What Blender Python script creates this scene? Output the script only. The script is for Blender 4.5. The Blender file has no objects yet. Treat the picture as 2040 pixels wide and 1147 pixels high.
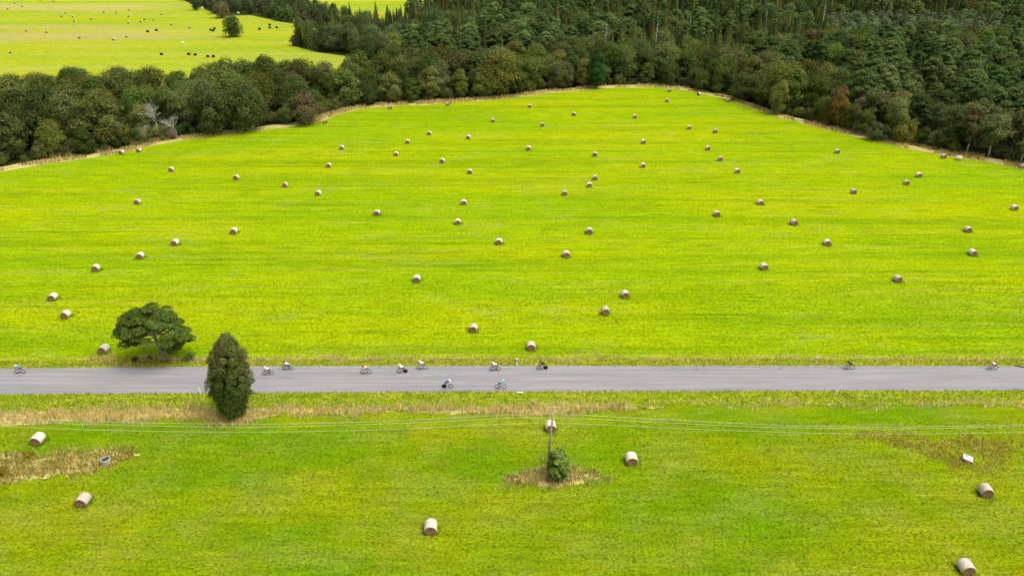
import bpy, bmesh, math, random
import numpy as np
from mathutils import Vector, Matrix, Euler
R = math.radians
S = bpy.context.scene
C = S.collection
# ---------------------------------------------------------------- camera, sky, sun
H = 61.4; F = 1450.0; PITCH = 27.1; CX, CY = 1020.0, 573.5
cd = bpy.data.cameras.new('camera'); cam = bpy.data.objects.new('camera', cd); C.objects.link(cam)
cam.location = (0, 0, H); cam.rotation_euler = (R(90 - PITCH), 0, 0)
cd.sensor_width = 36; cd.lens = 36 * F / 2040; cd.clip_start = 0.5; cd.clip_end = 6000
S.camera = cam
SUN_EL, SUN_AZ = 66.0, 105.0            # azimuth clockwise from +Y: ahead and to the right
w = bpy.data.worlds.new("World"); S.world = w; w.use_nodes = True
wn = w.node_tree; bg = wn.nodes['Background']
sky = wn.nodes.new('ShaderNodeTexSky'); sky.sky_type = 'NISHITA'; sky.sun_disc = False
sky.sun_elevation = R(SUN_EL); sky.sun_rotation = R(SUN_AZ); sky.dust_density = 6.0; sky.air_density = 0.7; sky.ozone_density = 0.6
hs = wn.nodes.new('ShaderNodeHueSaturation'); hs.inputs['Saturation'].default_value = 0.3      # thin overcast: the blue is veiled
wn.links.new(sky.outputs[0], hs.inputs['Color']); wn.links.new(hs.outputs[0], bg.inputs[0]); bg.inputs[1].default_value = 0.13
sd = bpy.data.lights.new('sun', 'SUN'); sd.energy = 1.0; sd.angle = R(48); sd.color = (1, 0.95, 0.88)
so = bpy.data.objects.new('sun', sd); C.objects.link(so)
so.rotation_euler = (R(90 - SUN_EL), 0, R(-SUN_AZ) + math.pi)
so.rotation_euler = Vector((math.sin(R(SUN_AZ)) * math.cos(R(SUN_EL)), math.cos(R(SUN_AZ)) * math.cos(R(SUN_EL)), math.sin(R(SUN_EL)))).to_track_quat('Z', 'Y').to_euler()
so.location = (0, 0, 200)
S.view_settings.view_transform = 'Standard'; S.view_settings.look = 'None'
S.view_settings.exposure = 0.56; S.view_settings.gamma = 1.0
# ---------------------------------------------------------------- geometry of the view: a pixel of the photo as a point of the place
ct, st = math.cos(R(PITCH)), math.sin(R(PITCH))
def at(x, y, z=0.0):
    dx, dy = x - CX, -(y - CY)
    d = (dx, F * ct + dy * st, -F * st + dy * ct)
    t = (z - H) / d[2]
    return Vector((d[0] * t, d[1] * t, z))
def on_plane(x, y, Y):
    dx, dy = x - CX, -(y - CY)
    d = (dx, F * ct + dy * st, -F * st + dy * ct)
    t = Y / d[1]
    return Vector((d[0] * t, Y, H + d[2] * t))
def proj(p):
    z = p[2] - H
    dep = p[1] * ct - z * st
    up = p[1] * st + z * ct
    return CX + F * p[0] / dep, CY - F * up / dep
def height_to(b, ytop):
    lo, hi = 0.0, 60.0
    for _ in range(40):
        m = (lo + hi) / 2
        if proj((b[0], b[1], m))[1] > ytop: lo = m
        else: hi = m
    return lo
# ---------------------------------------------------------------- object helpers
def tag(o, label=None, cat=None, group=None, kind=None):
    if label: o['label'] = label
    if cat: o['category'] = cat
    if group: o['group'] = group
    if kind: o['kind'] = kind
    return o
def empty(name, loc, rz=0.0, sc=1.0):
    o = bpy.data.objects.new(name, None); C.objects.link(o)
    o.location = loc; o.rotation_euler = (0, 0, rz); o.scale = (sc, sc, sc) if not hasattr(sc, '__len__') else sc
    o.empty_display_size = 0.2
    return o
def link(name, me, parent=None, color=None):
    o = bpy.data.objects.new(name, me); C.objects.link(o)
    if parent: o.parent = parent
    if color: o.color = (*color, 1)
    return o
def mesh_np(name, V, Fc, mats, mi=None, smooth=False, attr=None):
    """V (n,3), Fc list of arrays each (k,m) of same-size faces"""
    me = bpy.data.meshes.new(name)
    V = np.asarray(V, dtype=np.float32)
    if not isinstance(Fc, list): Fc = [Fc]
    Fc = [np.asarray(f, dtype=np.int32) for f in Fc if len(f)]
    loops = np.concatenate([f.ravel() for f in Fc])
    tot = np.concatenate([np.full(len(f), f.shape[1], dtype=np.int32) for f in Fc])
    start = np.concatenate([[0], np.cumsum(tot)[:-1]]).astype(np.int32)
    me.vertices.add(len(V)); me.vertices.foreach_set('co', V.ravel())
    me.loops.add(len(loops)); me.loops.foreach_set('vertex_index', loops)
    me.polygons.add(len(tot)); me.polygons.foreach_set('loop_start', start); me.polygons.foreach_set('loop_total', tot)
    for m in (mats if isinstance(mats, (list, tuple)) else [mats]): me.materials.append(m)
    if mi is not None: me.polygons.foreach_set('material_index', np.asarray(mi, dtype=np.int32))
    if smooth: me.polygons.foreach_set('use_smooth', np.ones(len(tot), dtype=bool))
    if attr is not None:
        a = me.attributes.new('tint', 'FLOAT_COLOR', 'POINT')
        a.data.foreach_set('color', np.asarray(attr, dtype=np.float32).ravel())
    me.update(calc_edges=True)
    return me
class MB:
    def __init__(s): s.v = []; s.f = []; s.m = []
    def add(s, vs, fs, m=0):
        b = len(s.v); s.v += [tuple(v) for v in vs]; s.f += [tuple(i + b for i in f) for f in fs]; s.m += [m] * len(fs)
    def box(s, c, size, rot=None, m=0):
        vs = []
        for x in (-.5, .5):
            for y in (-.5, .5):
                for z in (-.5, .5):
                    p = Vector((x * size[0], y * size[1], z * size[2]))
                    if rot: p = rot @ p
                    vs.append(p + Vector(c))
        s.add(vs, [(0, 1, 3, 2), (4, 6, 7, 5), (0, 4, 5, 1), (2, 3, 7, 6), (0, 2, 6, 4), (1, 5, 7, 3)], m)
    def tube(s, pts, rad, n=6, caps=True, m=0):
        pts = [Vector(p) for p in pts]
        if not hasattr(rad, '__len__'): rad = [rad] * len(pts)
        vs = []; ref = None
        for i, p in enumerate(pts):
            t = (pts[min(i + 1, len(pts) - 1)] - pts[max(i - 1, 0)]).normalized()
            if ref is None: ref = Vector((0, 0, 1)) if abs(t.z) < .9 else Vector((1, 0, 0))
            u = t.cross(ref).normalized(); v = t.cross(u).normalized(); ref = u.cross(t) if abs(t.dot(ref)) > .95 else ref
            for k in range(n):
                a = 2 * math.pi * k / n
                vs.append(p + (u * math.cos(a) + v * math.sin(a)) * rad[i])
        fs = []
        for i in range(len(pts) - 1):
            for k in range(n):
                a, b = i * n + k, i * n + (k + 1) % n
                fs.append((a, b, b + n, a + n))
        if caps: fs += [tuple(range(n))[::-1], tuple(range((len(pts) - 1) * n, len(pts) * n))]
        s.add(vs, fs, m)
    def torus(s, c, Rr, r, n=28, k=6, m=0):       # wheel in the XZ plane
        vs = []; fs = []
        for i in range(n):
            a = 2 * math.pi * i / n
            for j in range(k):
                b = 2 * math.pi * j / k
                q = Rr + r * math.cos(b)
                vs.append((c[0] + q * math.cos(a), c[1] + r * math.sin(b), c[2] + q * math.sin(a)))
                fs.append((i * k + j, ((i + 1) % n) * k + j, ((i + 1) % n) * k + (j + 1) % k, i * k + (j + 1) % k))
        s.add(vs, fs, m)
    def ball(s, c, r, m=0, u=12, v=8, sc=(1, 1, 1), rot=None):
        vs = []; fs = []
        for i in range(v + 1):
            for j in range(u):
                th = math.pi * i / v; ph = 2 * math.pi * j / u
                p = Vector((r * sc[0] * math.sin(th) * math.cos(ph), r * sc[1] * math.sin(th) * math.sin(ph), r * sc[2] * math.cos(th)))
                if rot: p = rot @ p
                vs.append(p + Vector(c))
        for i in range(v):
            for j in range(u):
                fs.append((i * u + j, (i + 1) * u + j, (i + 1) * u + (j + 1) % u, i * u + (j + 1) % u))
        s.add(vs, fs, m)
    def mesh(s, name, mats, smooth=False):
        me = bpy.data.meshes.new(name); me.from_pydata(s.v, [], s.f)
        for m in (mats if isinstance(mats, (list, tuple)) else [mats]): me.materials.append(m)
        me.polygons.foreach_set('material_index', s.m)
        if smooth: me.polygons.foreach_set('use_smooth', [True] * len(s.f))
        me.update(); return me
# ---------------------------------------------------------------- materials
class N:
    def __init__(s, name, rough=0.8, spec=0.2):
        s.mat = bpy.data.materials.new(name); s.mat.use_nodes = True
        s.t = s.mat.node_tree; s.b = s.t.nodes['Principled BSDF']
        s.b.inputs['Roughness'].default_value = rough; s.b.inputs['Specular IOR Level'].default_value = spec
    def n(s, typ, **kw):
        q = s.t.nodes.new(typ)
        for k, v in kw.items(): setattr(q, k, v)
        return q
    def l(s, a, b): s.t.links.new(a, b)
    def coords(s, scale=(1, 1, 1), rz=0.0):
        if not hasattr(s, '_tc'): s._tc = s.n('ShaderNodeTexCoord')
        m = s.n('ShaderNodeMapping'); m.inputs['Scale'].default_value = scale; m.inputs['Rotation'].default_value = (0, 0, rz)
        s.l(s._tc.outputs['Object'], m.inputs[0]); return m.outputs[0]
    def noise(s, scale, vec=None, detail=4, rough=.55, dist=0.0):
        q = s.n('ShaderNodeTexNoise'); q.inputs['Scale'].default_value = scale; q.inputs['Detail'].default_value = detail
        q.inputs['Roughness'].default_value = rough; q.inputs['Distortion'].default_value = dist
        s.l(vec if vec is not None else s.coords(), q.inputs['Vector']); return q.outputs['Fac']
    def rng(s, val, a, b, c=0.0, d=1.0):
        q = s.n('ShaderNodeMapRange'); q.inputs[1].default_value = a; q.inputs[2].default_value = b
        q.inputs[3].default_value = c; q.inputs[4].default_value = d; s.l(val, q.inputs[0]); return q.outputs[0]
    def math(s, op, a, b):
        q = s.n('ShaderNodeMath', operation=op)
        for i, v in enumerate((a, b)):
            if isinstance(v, (int, float)): q.inputs[i].default_value = v
            else: s.l(v, q.inputs[i])
        return q.outputs[0]
    def mix(s, f, a, b, mode='MIX'):
        q = s.n('ShaderNodeMix', data_type='RGBA', blend_type=mode)
        if isinstance(f, (int, float)): q.inputs[0].default_value = f
        else: s.l(f, q.inputs[0])
        for i, v in ((6, a), (7, b)):
            if isinstance(v, tuple): q.inputs[i].default_value = (*v[:3], 1)
            else: s.l(v, q.inputs[i])
        return q.outputs[2]
    def scale(s, col, f):
        q = s.n('ShaderNodeVectorMath', operation='SCALE')
        if isinstance(col, tuple): q.inputs[0].default_value = col
        else: s.l(col, q.inputs[0])
        s.l(f, q.inputs['Scale']); return q.outputs[0]
    def out(s, col, bump=None, dist=.1, strength=1.0):
        if isinstance(col, tuple): s.b.inputs['Base Color'].default_value = (*col, 1)
        else: s.l(col, s.b.inputs['Base Color'])
        if bump is not None:
            q = s.n('ShaderNodeBump'); q.inputs['Strength'].default_value = strength; q.inputs['Distance'].default_value = dist
            s.l(bump, q.inputs['Height']); s.l(q.outputs[0], s.b.inputs['Normal'])
        return s.mat
def plain(name, col, rough=.6, spec=.3):
    m = N(name, rough, spec); return m.out(col)

def grass_mat(name, base, alt, pale, dark, patch=(.012, .03), streak=(.02, .55), fine=2.2, dmin=.55, dmax=1.4, pth=(.45, .7), speck=.62, streak_amt=.5, bump=.12, lines=0.0, bands=()):
    m = N(name, 1.0, 0.0)
    n1 = m.noise(1, m.coords((patch[0], patch[1], 1)), 5, .6)
    n2 = m.noise(1, m.coords((streak[0], streak[1], 1)), 5, .65)
    n2b = m.noise(1, m.coords((streak[0] * 4, streak[1] * 1.7, 1), .02), 4, .7)
    n3 = m.noise(fine, m.coords((.8, 1.1, 1)), 4, .75)
    n4 = m.noise(1, m.coords((.35, 1.3, 1)), 5, .7, .3)
    n5 = m.noise(.22, m.coords((.5, 1, 1)), 3, .6)
    c = m.mix(m.rng(n1, .40, .60), base, alt)
    c = m.mix(m.math('MULTIPLY', m.rng(n2, pth[0], pth[1]), streak_amt), c, pale)
    c = m.mix(m.math('MULTIPLY', m.rng(n5, .5, .75), .35), c, dark)
    c = m.mix(m.math('MULTIPLY', m.rng(n2b, .56, .72), .6), c, dark)
    if lines:
        w1 = m.noise(1, m.coords((.012, .75, 1), -.008), 3, .6, .15); w2 = m.noise(1, m.coords((.03, .05, 1)), 3, .6)
        ln = m.math('MULTIPLY', m.rng(w1, .57, .63), m.rng(w2, .42, .6)); c = m.mix(m.math('MULTIPLY', ln, lines), c, dark)
        w3 = m.noise(1, m.coords((.006, .16, 1), .012), 4, .6); c = m.mix(m.math('MULTIPLY', m.rng(w3, .50, .64), lines * .6), c, dark)
        w4 = m.noise(1, m.coords((.05, .14, 1)), 5, .75, .5); c = m.mix(m.math('MULTIPLY', m.rng(w4, .56, .70), .5), c, (.30, .36, .06))
    w5 = m.noise(1, m.coords((.16, 1.25, 1)), 6, .75); c = m.scale(c, m.rng(w5, .30, .70, .72, 1.25))
    for (y0, y1, x1, col, amt) in bands:
        tc = m.n('ShaderNodeTexCoord'); sp_ = m.n('ShaderNodeSeparateXYZ'); m.l(tc.outputs['Object'], sp_.inputs[0])
        wob = m.math('MULTIPLY', m.noise(1, m.coords((.012, .02, 1)), 4, .6), 40.0); yy = m.math('ADD', sp_.outputs['Y'], m.math('SUBTRACT', wob, 20.0))
        msk = m.math('MULTIPLY', m.rng(yy, y0 - 5, y0 + 5), m.rng(yy, y1 - 5, y1 + 5, 1, 0)); msk = m.math('MULTIPLY', msk, m.rng(sp_.outputs['X'], x1 - 60, x1, 1, 0))
        c = m.mix(m.math('MULTIPLY', msk, amt), c, col)
    sp = m.math('MULTIPLY', m.rng(n4, speck, speck + .10), .8)
    c = m.mix(sp, c, dark)
    c = m.scale(c, m.rng(n3, .32, .70, dmin, dmax))
    return m.out(c, n3, bump, 1.0)

def leaf_mat(name, vary=(.55, 1.5), trans=.25, use_attr=False, hue=None):
    mat = bpy.data.materials.new(name); mat.use_nodes = True; t = mat.node_tree; t.nodes.clear()
    o = t.nodes.new('ShaderNodeOutputMaterial'); d = t.nodes.new('ShaderNodeBsdfDiffuse'); tr = t.nodes.new('ShaderNodeBsdfTranslucent'); mx = t.nodes.new('ShaderNodeMixShader')
    g = t.nodes.new('ShaderNodeNewGeometry'); mr = t.nodes.new('ShaderNodeMapRange')
    mr.inputs[3].default_value = vary[0]; mr.inputs[4].default_value = vary[1]
    t.links.new(g.outputs['Random Per Island'], mr.inputs[0])
    if use_attr:
        a = t.nodes.new('ShaderNodeAttribute'); a.attribute_name = 'tint'; src = a.outputs['Color']
    else:
        a = t.nodes.new('ShaderNodeObjectInfo'); src = a.outputs['Color']
    v = t.nodes.new('ShaderNodeVectorMath'); v.operation = 'SCALE'
    t.links.new(src, v.inputs[0]); t.links.new(mr.outputs[0], v.inputs['Scale'])
    t.links.new(v.outputs[0], d.inputs[0]); t.links.new(v.outputs[0], tr.inputs[0])
    mx.inputs[0].default_value = trans
    t.links.new(d.outputs[0], mx.inputs[1]); t.links.new(tr.outputs[0], mx.inputs[2]); t.links.new(mx.outputs[0], o.inputs[0])
    return mat
LEAF = leaf_mat('foliage', (.5, 1.6), .16); LEAFC = leaf_mat('needles', (.5, 1.6), .10); LEAFA = leaf_mat('foliage_tinted', (.45, 1.7), .35, use_attr=True)
BLADE = leaf_mat('grass_blades', (.7, 1.25), .6, True)
def bark_mat(name, a, b, sc=6):
    m = N(name, .95, .05); return m.out(m.mix(m.rng(m.noise(sc, m.coords((1, 1, .4)), 4), .35, .65), a, b), m.noise(sc * 2), .05)
BARK = bark_mat('grey_bark', (.10, .085, .07), (.19, .165, .14))
PBARK = bark_mat('pine_bark', (.16, .085, .05), (.27, .15, .09), 3)
WBARK = bark_mat('birch_bark', (.62, .60, .54), (.30, .28, .25), 4)
DEAD = bark_mat('dead_wood', (.36, .34, .29), (.54, .51, .45), 3)
# ---------------------------------------------------------------- the ground
def sheet(name, pts, z, mat, sub=None):
    me = bpy.data.meshes.new(name); bm = bmesh.new()
    vs = [bm.verts.new((p[0], p[1], z)) for p in pts]
    f = bm.faces.new(vs); bm.normal_update()
    if f.normal.z < 0: f.normal_flip()
    bmesh.ops.triangulate(bm, faces=[f]); bm.to_mesh(me); bm.free(); me.materials.append(mat)
    o = link(name, me); tag(o, kind='structure'); return o
def smooth_line(pts, step=2.0, wob=0.0, seed=1):
    """world polyline resampled with a little wobble"""
    rn = random.Random(seed); out = []
    for a, b in zip(pts[:-1], pts[1:]):
        a, b = Vector(a[:2]), Vector(b[:2]); n = max(1, int((b - a).length / step))
        for i in range(n):
            p = a.lerp(b, i / n); out.append(Vector((p.x + rn.uniform(-wob, wob), p.y + rn.uniform(-wob, wob))))
    out.append(Vector(pts[-1][:2])); return out

EDGE = [(-260, 365), (0, 341), (100, 324), (200, 311), (250, 302), (300, 290), (370, 277), (430, 269), (500, 261), (570, 253), (630, 243), (665, 230), (710, 217), (780, 211), (900, 205), (1000, 197), (1100, 184), (1200, 175), (1300, 173), (1370, 180), (1440, 194), (1480, 208), (1540, 229), (1600, 246), (1700, 270), (1800, 293), (1880, 309), (1960, 320), (2040, 336), (2300, 388)]
edgeW = [at(*p) for p in EDGE]
MG = (.405, .475, .006)
M_field = grass_mat('hay_field_grass', (.240, .368, .003), (.325, .400, .002), (.38, .38, .04), (.12, .24, .004), patch=(.010, .035), pth=(.52, .72), streak_amt=.55, lines=.75, dmin=.55, dmax=1.45)
M_near = grass_mat('near_field_grass', (.155, .288, .003), (.275, .325, .005), (.31, .31, .07), (.125, .22, .004), patch=(.03, .06), streak=(.12, .2), fine=3.4, dmin=.52, dmax=1.44, speck=.65, streak_amt=.35, bump=.2)
M_far = grass_mat('far_field_grass', (.30, .40, .014), (.39, .415, .02), (.46, .42, .12), (.22, .32, .03), patch=(.006, .03), streak=(.006, .06), fine=1.0, pth=(.50, .66), streak_amt=.55, dmin=.7, dmax=1.25, lines=.5, bands=[(at(0, 82).y, at(0, 66).y, -150, (.44, .33, .15), .5), (at(0, 60).y, at(0, 51).y, -190, (.46, .34, .16), .5), (at(0, 22).y, at(0, 8).y, -230, (.48, .40, .16), .5)])
M_floor = grass_mat('forest_floor', (.035, .055, .012), (.06, .06, .02), (.09, .075, .03), (.015, .025, .006), patch=(.1, .1), streak=(.2, .2), fine=1.5)
M_verge = grass_mat('verge_grass', (.30, .40, .012), (.40, .44, .02), (.50, .47, .12), (.15, .24, .008), patch=(.08, .3), streak=(.15, .8), fine=3.5, dmin=.45, dmax=1.5, speck=.56, bump=.25)
M_strip = grass_mat('dry_grass_ground', (.50, .45, .14), (.58, .50, .18), (.66, .58, .28), (.20, .24, .02), patch=(.1, .3), streak=(.4, .4), fine=3, speck=.55, dmin=.5, dmax=1.4)

g = sheet('ground', [(-1500, -300), (1500, -300), (1500, 2600), (-1500, 2600)], -0.02, M_floor)
RT = [(-260, 736.5), (0, 733.4), (250, 731), (520, 729.3), (1020, 728.0), (1500, 728.2), (2040, 728.6), (2300, 729.5)]
RB = [(2300, 777), (2040, 777.6), (1500, 778.2), (1020, 779.6), (520, 782.2), (250, 783.8), (0, 785.2), (-260, 788)]
rtW = [at(*p) for p in RT]; rbW = [at(*p) for p in RB]
def ext(pl, dx=80):                      # carry a line on past the frame
    a, b = pl[0], pl[1]; d = (a - b).normalized(); c0 = a + d * dx
    a, b = pl[-1], pl[-2]; d = (a - b).normalized(); return [c0] + pl + [a + d * dx]
rtE, rbE = ext(rtW), ext(rbW)
edgeE = [edgeW[0] + Vector((-120, 10, 0))] + edgeW + [edgeW[-1] + Vector((80, 0, 0))]
# main hay field: from the far edge line down to the upper verge
upv = [p + Vector((0, 3.2, 0)) for p in rtE]
sheet('hay_field', [tuple(p[:2]) for p in smooth_line(edgeE, 1.5, .35, 3)] + [(upv[-1].x + 60, upv[-1].y)] + [tuple(p[:2]) for p in reversed(upv)] , 0.0, M_field)
def along(pl, w0, w1):
    out0, out1 = [], []
    for i, p in enumerate(pl):
        d = (pl[min(i + 1, len(pl) - 1)] - pl[max(i - 1, 0)]); nrm = Vector((-d.y, d.x)).normalized(); out0.append(p + nrm * w0); out1.append(p + nrm * w1)
    return out0, out1
_sl = smooth_line(edgeE, 3.0, .0, 4); _a, _b = along(_sl, -.8, 4.2); _V = []; _rn = random.Random(6)
for p, q in zip(_a, _b): _V += [(p.x, p.y + _rn.uniform(-.5, .5), .008), (q.x, q.y + _rn.uniform(-.6, .6), .008)]
o = link('field_margin', mesh_np('field_margin', _V, np.array([(2 * i, 2 * i + 2, 2 * i + 3, 2 * i + 1) for i in range(len(_a) - 1)]), M_strip)); tag(o, kind='structure')
# road
M_road = N('asphalt', .85, .25)
r1 = M_road.noise(1, M_road.coords((.05, 2.2, 1)), 5, .6)
r2 = M_road.noise(9, None, 4, .8)
r3 = M_road.noise(1, M_road.coords((.12, 5, 1), .03), 3, .6, .4)
r4 = M_road.noise(.12, M_road.coords((1, 2.5, 1)), 3, .6)
rc = M_road.mix(M_road.rng(r1, .35, .65), (.235, .222, .226), (.330, .312, .314))
rc = M_road.mix(M_road.math('MULTIPLY', M_road.rng(r3, .62, .68), .35), rc, (.15, .145, .15))
rc = M_road.mix(M_road.math('MULTIPLY', M_road.rng(r4, .5, .7), .25), rc, (.24, .225, .23))
rc = M_road.scale(rc, M_road.rng(r2, .3, .7, .82, 1.16))
M_road = M_road.out(rc, r2, .01)
TARM = plain('tar_marks', (.13, .125, .13), .8, .2)
def strip_mesh(name, top, bot, z, mat):
    V = []; Fs = []
    n = 120
    def samp(pl, x):
        for a, b in zip(pl[:-1], pl[1:]):
            if (a.x <= x <= b.x): t = (x - a.x) / (b.x - a.x); return a.y + (b.y - a.y) * t
        return (pl[0] if x < pl[0].x else pl[-1]).y
    x0 = max(top[0].x, bot[0].x); x1 = min(top[-1].x, bot[-1].x)
    for i in range(n + 1):
        x = x0 + (x1 - x0) * i / n
        V += [(x, samp(top, x), z), (x, samp(bot, x), z)]
    for i in range(n): Fs.append((2 * i + 1, 2 * i + 3, 2 * i + 2, 2 * i))
    me = mesh_np(name, V, np.array(Fs), mat); o = link(name, me); tag(o, kind='structure'); return o, samp, x0, x1
rbL = list(reversed(rbE))
road, samp, rx0, rx1 = strip_mesh('road', rtE, rbL, 0.012, M_road)
yt = lambda x: samp(rtE, x); yb = lambda x: samp(rbL, x)
# tar marks, centre seam and skids lying in the asphalt
mb = MB(); rn = random.Random(5)
def streak(px0, py0, px1, py1, wd=.05):
    a, b = at(px0, py0), at(px1, py1); n = 10; pts = []
    for i in range(n + 1):
        p = a.lerp(b, i / n); e = math.sin(math.pi * i / n)
        pts.append((p.x, p.y + rn.uniform(-.04, .04), e))
    vs = []; fs = []
    for i, (x, y, e) in enumerate(pts): vs += [(x, y - wd * e, .016), (x, y + wd * e, .016)]
    for i in range(n): fs.append((2 * i, 2 * i + 2, 2 * i + 3, 2 * i + 1))
    mb.add(vs, fs)
for a in [(545, 751.5, 580, 751, .06), (562, 752, 592, 753, .05), (30, 752, 50, 745, .05), (8, 747, 26, 742, .04), (688, 748, 712, 746, .05), (745, 741, 790, 739, .04), (760, 745, 792, 748, .05), (815, 744, 832, 747.5, .05), (860, 746, 875, 747, .04),
          (892, 746, 912, 747.5, .04), (500, 752, 540, 754, .03), (150, 756, 330, 756.6, .03), (330, 756.6, 410, 756.2, .02), (0, 772, 90, 772.6, .03), (1150, 750, 1290, 750.2, .03), (1300, 750.3, 1420, 751, .02), (1750, 752, 2040, 753, .025), (1120, 744.5, 1190, 744.6, .025), (1330, 757, 1500, 757.4, .02), (640, 742, 720, 741, .03)]: streak(*a)
for a in [(915, 748.5), (930, 752.8), (885, 735.4), (972, 742), (1190, 766), (942, 770.5)]:
    p = at(*a); mb.ball((p.x, p.y, .016), .09, 0, 8, 4, (1.2, .9, .06))
o = link('tar_mark', mb.mesh('tar_mark', TARM)); tag(o, 'dark tar streaks and skid marks running along the pale asphalt', 'road marks', kind='structure')
# verges
lowv = [p + Vector((0, -3.0, 0)) for p in rbL]
V_up = strip_mesh('upper_verge', [p + Vector((0, 3.3, 0)) for p in rtE], [p + Vector((0, -.02, 0)) for p in rtE], 0.006, M_verge)
V_lo = strip_mesh('lower_verge', [p + Vector((0, .02, 0)) for p in rbL], [p + Vector((0, -3.4, 0)) for p in rbL], 0.006, M_verge)
nf = [(p.x, p.y) for p in [q + Vector((0, -3.2, 0)) for q in rbL]]
sheet('near_field', nf + [(220, 10), (-220, 10)], 0.0, M_near)
# far fields
far_px = [(-300, 235), (-300, -25), (340, -25), (362, 0), (440, 32), (500, 31), (560, 44), (600, 50), (650, 62), (640, 78), (600, 82), (583, 92), (640, 106), (700, 113), (745, 128), (790, 165), (700, 195), (500, 215), (300, 222), (100, 232)]
sheet('far_field', [tuple(at(*p)[:2]) for p in far_px], 0.0, M_far)
sheet('back_field', [tuple(at(*p)[:2]) for p in [(430, -75), (1000, -75), (905, 8), (855, 46), (795, 66), (740, 71), (690, 60), (640, 30), (590, 10), (520, 0)]], 0.004, M_far)
sheet('clearing', [tuple(at(*p)[:2]) for p in [(1560, 160), (1650, 164), (1665, 196), (1580, 192)]], 0.0, M_far)
sheet('forest_clearing', [tuple(at(*p)[:2]) for p in [(1770, 190), (1825, 192), (1830, 210), (1775, 208)]], 0.0, M_far)
# ---------------------------------------------------------------- grass blades
rs = np.random.RandomState(11)
def blades(P, h, wd, cols, lean=.35, rs=rs):
    """P (n,2); h (n,), one upright blade clump each, as a bent tapering quad"""
    n = len(P); a = rs.rand(n) * 6.283; h = np.asarray(h); wd = np.asarray(wd) * np.ones(n)
    t = np.stack([np.cos(a), np.sin(a)], 1) * wd[:, None] * .5
    b = rs.rand(n) * 6.283; le = np.stack([np.cos(b), np.sin(b)], 1) * (rs.rand(n) * lean * h)[:, None]
    V = np.zeros((n, 4, 3)); V[:, 0, :2] = P - t; V[:, 1, :2] = P + t
    V[:, 2, :2] = P + t * .35 + le; V[:, 3, :2] = P - t * .35 + le; V[:, 2, 2] = h; V[:, 3, 2] = h * .93
    cols = np.repeat(np.concatenate([cols, np.ones((n, 1))], 1), 4, 0)
    return V.reshape(-1, 3), np.arange(4 * n).reshape(-1, 4), cols
def palette(n, cs, ws, rs=rs):
    cs = np.array(cs); i = rs.choice(len(cs), n, p=np.array(ws) / sum(ws)); return cs[i] * (0.85 + .3 * rs.rand(n, 1))
TAN = (.84, .66, .27); STRAW = (.95, .82, .46); OCH = (.72, .46, .12); OLIVE = (.34, .36, .04); GRN = (.22, .35, .02); YEL = (.62, .50, .05); BRN = (.32, .19, .08)
def add_stuff(name, parts, label, cat):
    V = []; Fs = []; Cc = []; b = 0
    for v, f, c in parts: V.append(v); Fs.append(f + b); Cc.append(c); b += len(v)
    o = link(name, mesh_np(name, np.concatenate(V), np.concatenate(Fs), BLADE, attr=np.concatenate(Cc)))
    tag(o, label, cat, kind='stuff'); return o
def clumpy(P, s, th, seed):
    """cheap 2-d value noise used as a density mask"""
    r2 = np.random.RandomState(seed); g = r2.rand(64, 64); q = P / s; i = np.floor(q).astype(int); f = q - i; f = f * f * (3 - 2 * f)
    g00 = g[i[:, 0] % 64, i[:, 1] % 64]; g10 = g[(i[:, 0] + 1) % 64, i[:, 1] % 64]; g01 = g[i[:, 0] % 64, (i[:, 1] + 1) % 64]; g11 = g[(i[:, 0] + 1) % 64, (i[:, 1] + 1) % 64]
    return (g00 * (1 - f[:, 0]) + g10 * f[:, 0]) * (1 - f[:, 1]) + (g01 * (1 - f[:, 0]) + g11 * f[:, 0]) * f[:, 1]
def rough_sheet(name, px, mat, z, k=.30, shrink=.4, seed=3):
    W = [at(*p).to_2d() for p in px]; c = sum(W, Vector((0, 0))) / len(W); W = smooth_line(W + [W[0]], .8, .0, seed)[:-1]
    sg = 1 if sum(a.x * b_.y - b_.x * a.y for a, b_ in zip(W, W[1:] + W[:1])) > 0 else -1
    rn = random.Random(seed); out = []
    for i, p in enumerate(W):
        d = (W[(i + 1) % len(W)] - W[i - 1]); nrm = Vector((-d.y, d.x)).normalized(); q = p + nrm * sg * shrink + nrm * (rn.uniform(-k, k) + .5 * k * math.sin(i * .37) * 2)
        out.append((q.x, q.y))
    return sheet(name, out, z, mat)
def in_poly(P, poly):
    x, y = P[:, 0], P[:, 1]; ins = np.zeros(len(P), bool); n = len(poly); j = n - 1
    for i in range(n):
        xi, yi = poly[i][0], poly[i][1]; xj, yj = poly[j][0], poly[j][1]
        c = ((yi > y) != (yj > y)) & (x < (xj - xi) * (y - yi) / (yj - yi + 1e-12) + xi); ins ^= c; j = i
    return ins
def scatter_poly(pxpoly, dens, seed=1, s=1.6, th=.25):
    W = np.array([tuple(at(*p)[:2]) for p in pxpoly]); lo, hi = W.min(0), W.max(0); r2 = np.random.RandomState(seed)
    P = lo - 1.5 + (hi - lo + 3) * r2.rand(int((hi - lo + 3).prod() * dens), 2)
    wob = np.stack([clumpy(P + 700, 1.1, 0, seed + 1), clumpy(P + 800, 1.1, 0, seed + 2)], 1) - .5 + (np.stack([clumpy(P + 100, 4, 0, seed + 3), clumpy(P + 200, 4, 0, seed + 4)], 1) - .5)
    P = P[in_poly(P + wob * np.array([2.4, 1.5]) + r2.normal(0, .38, (len(P), 2)), W)]
    return P[clumpy(P + 500, s, th, seed) + .25 * r2.rand(len(P)) > th]
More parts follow.
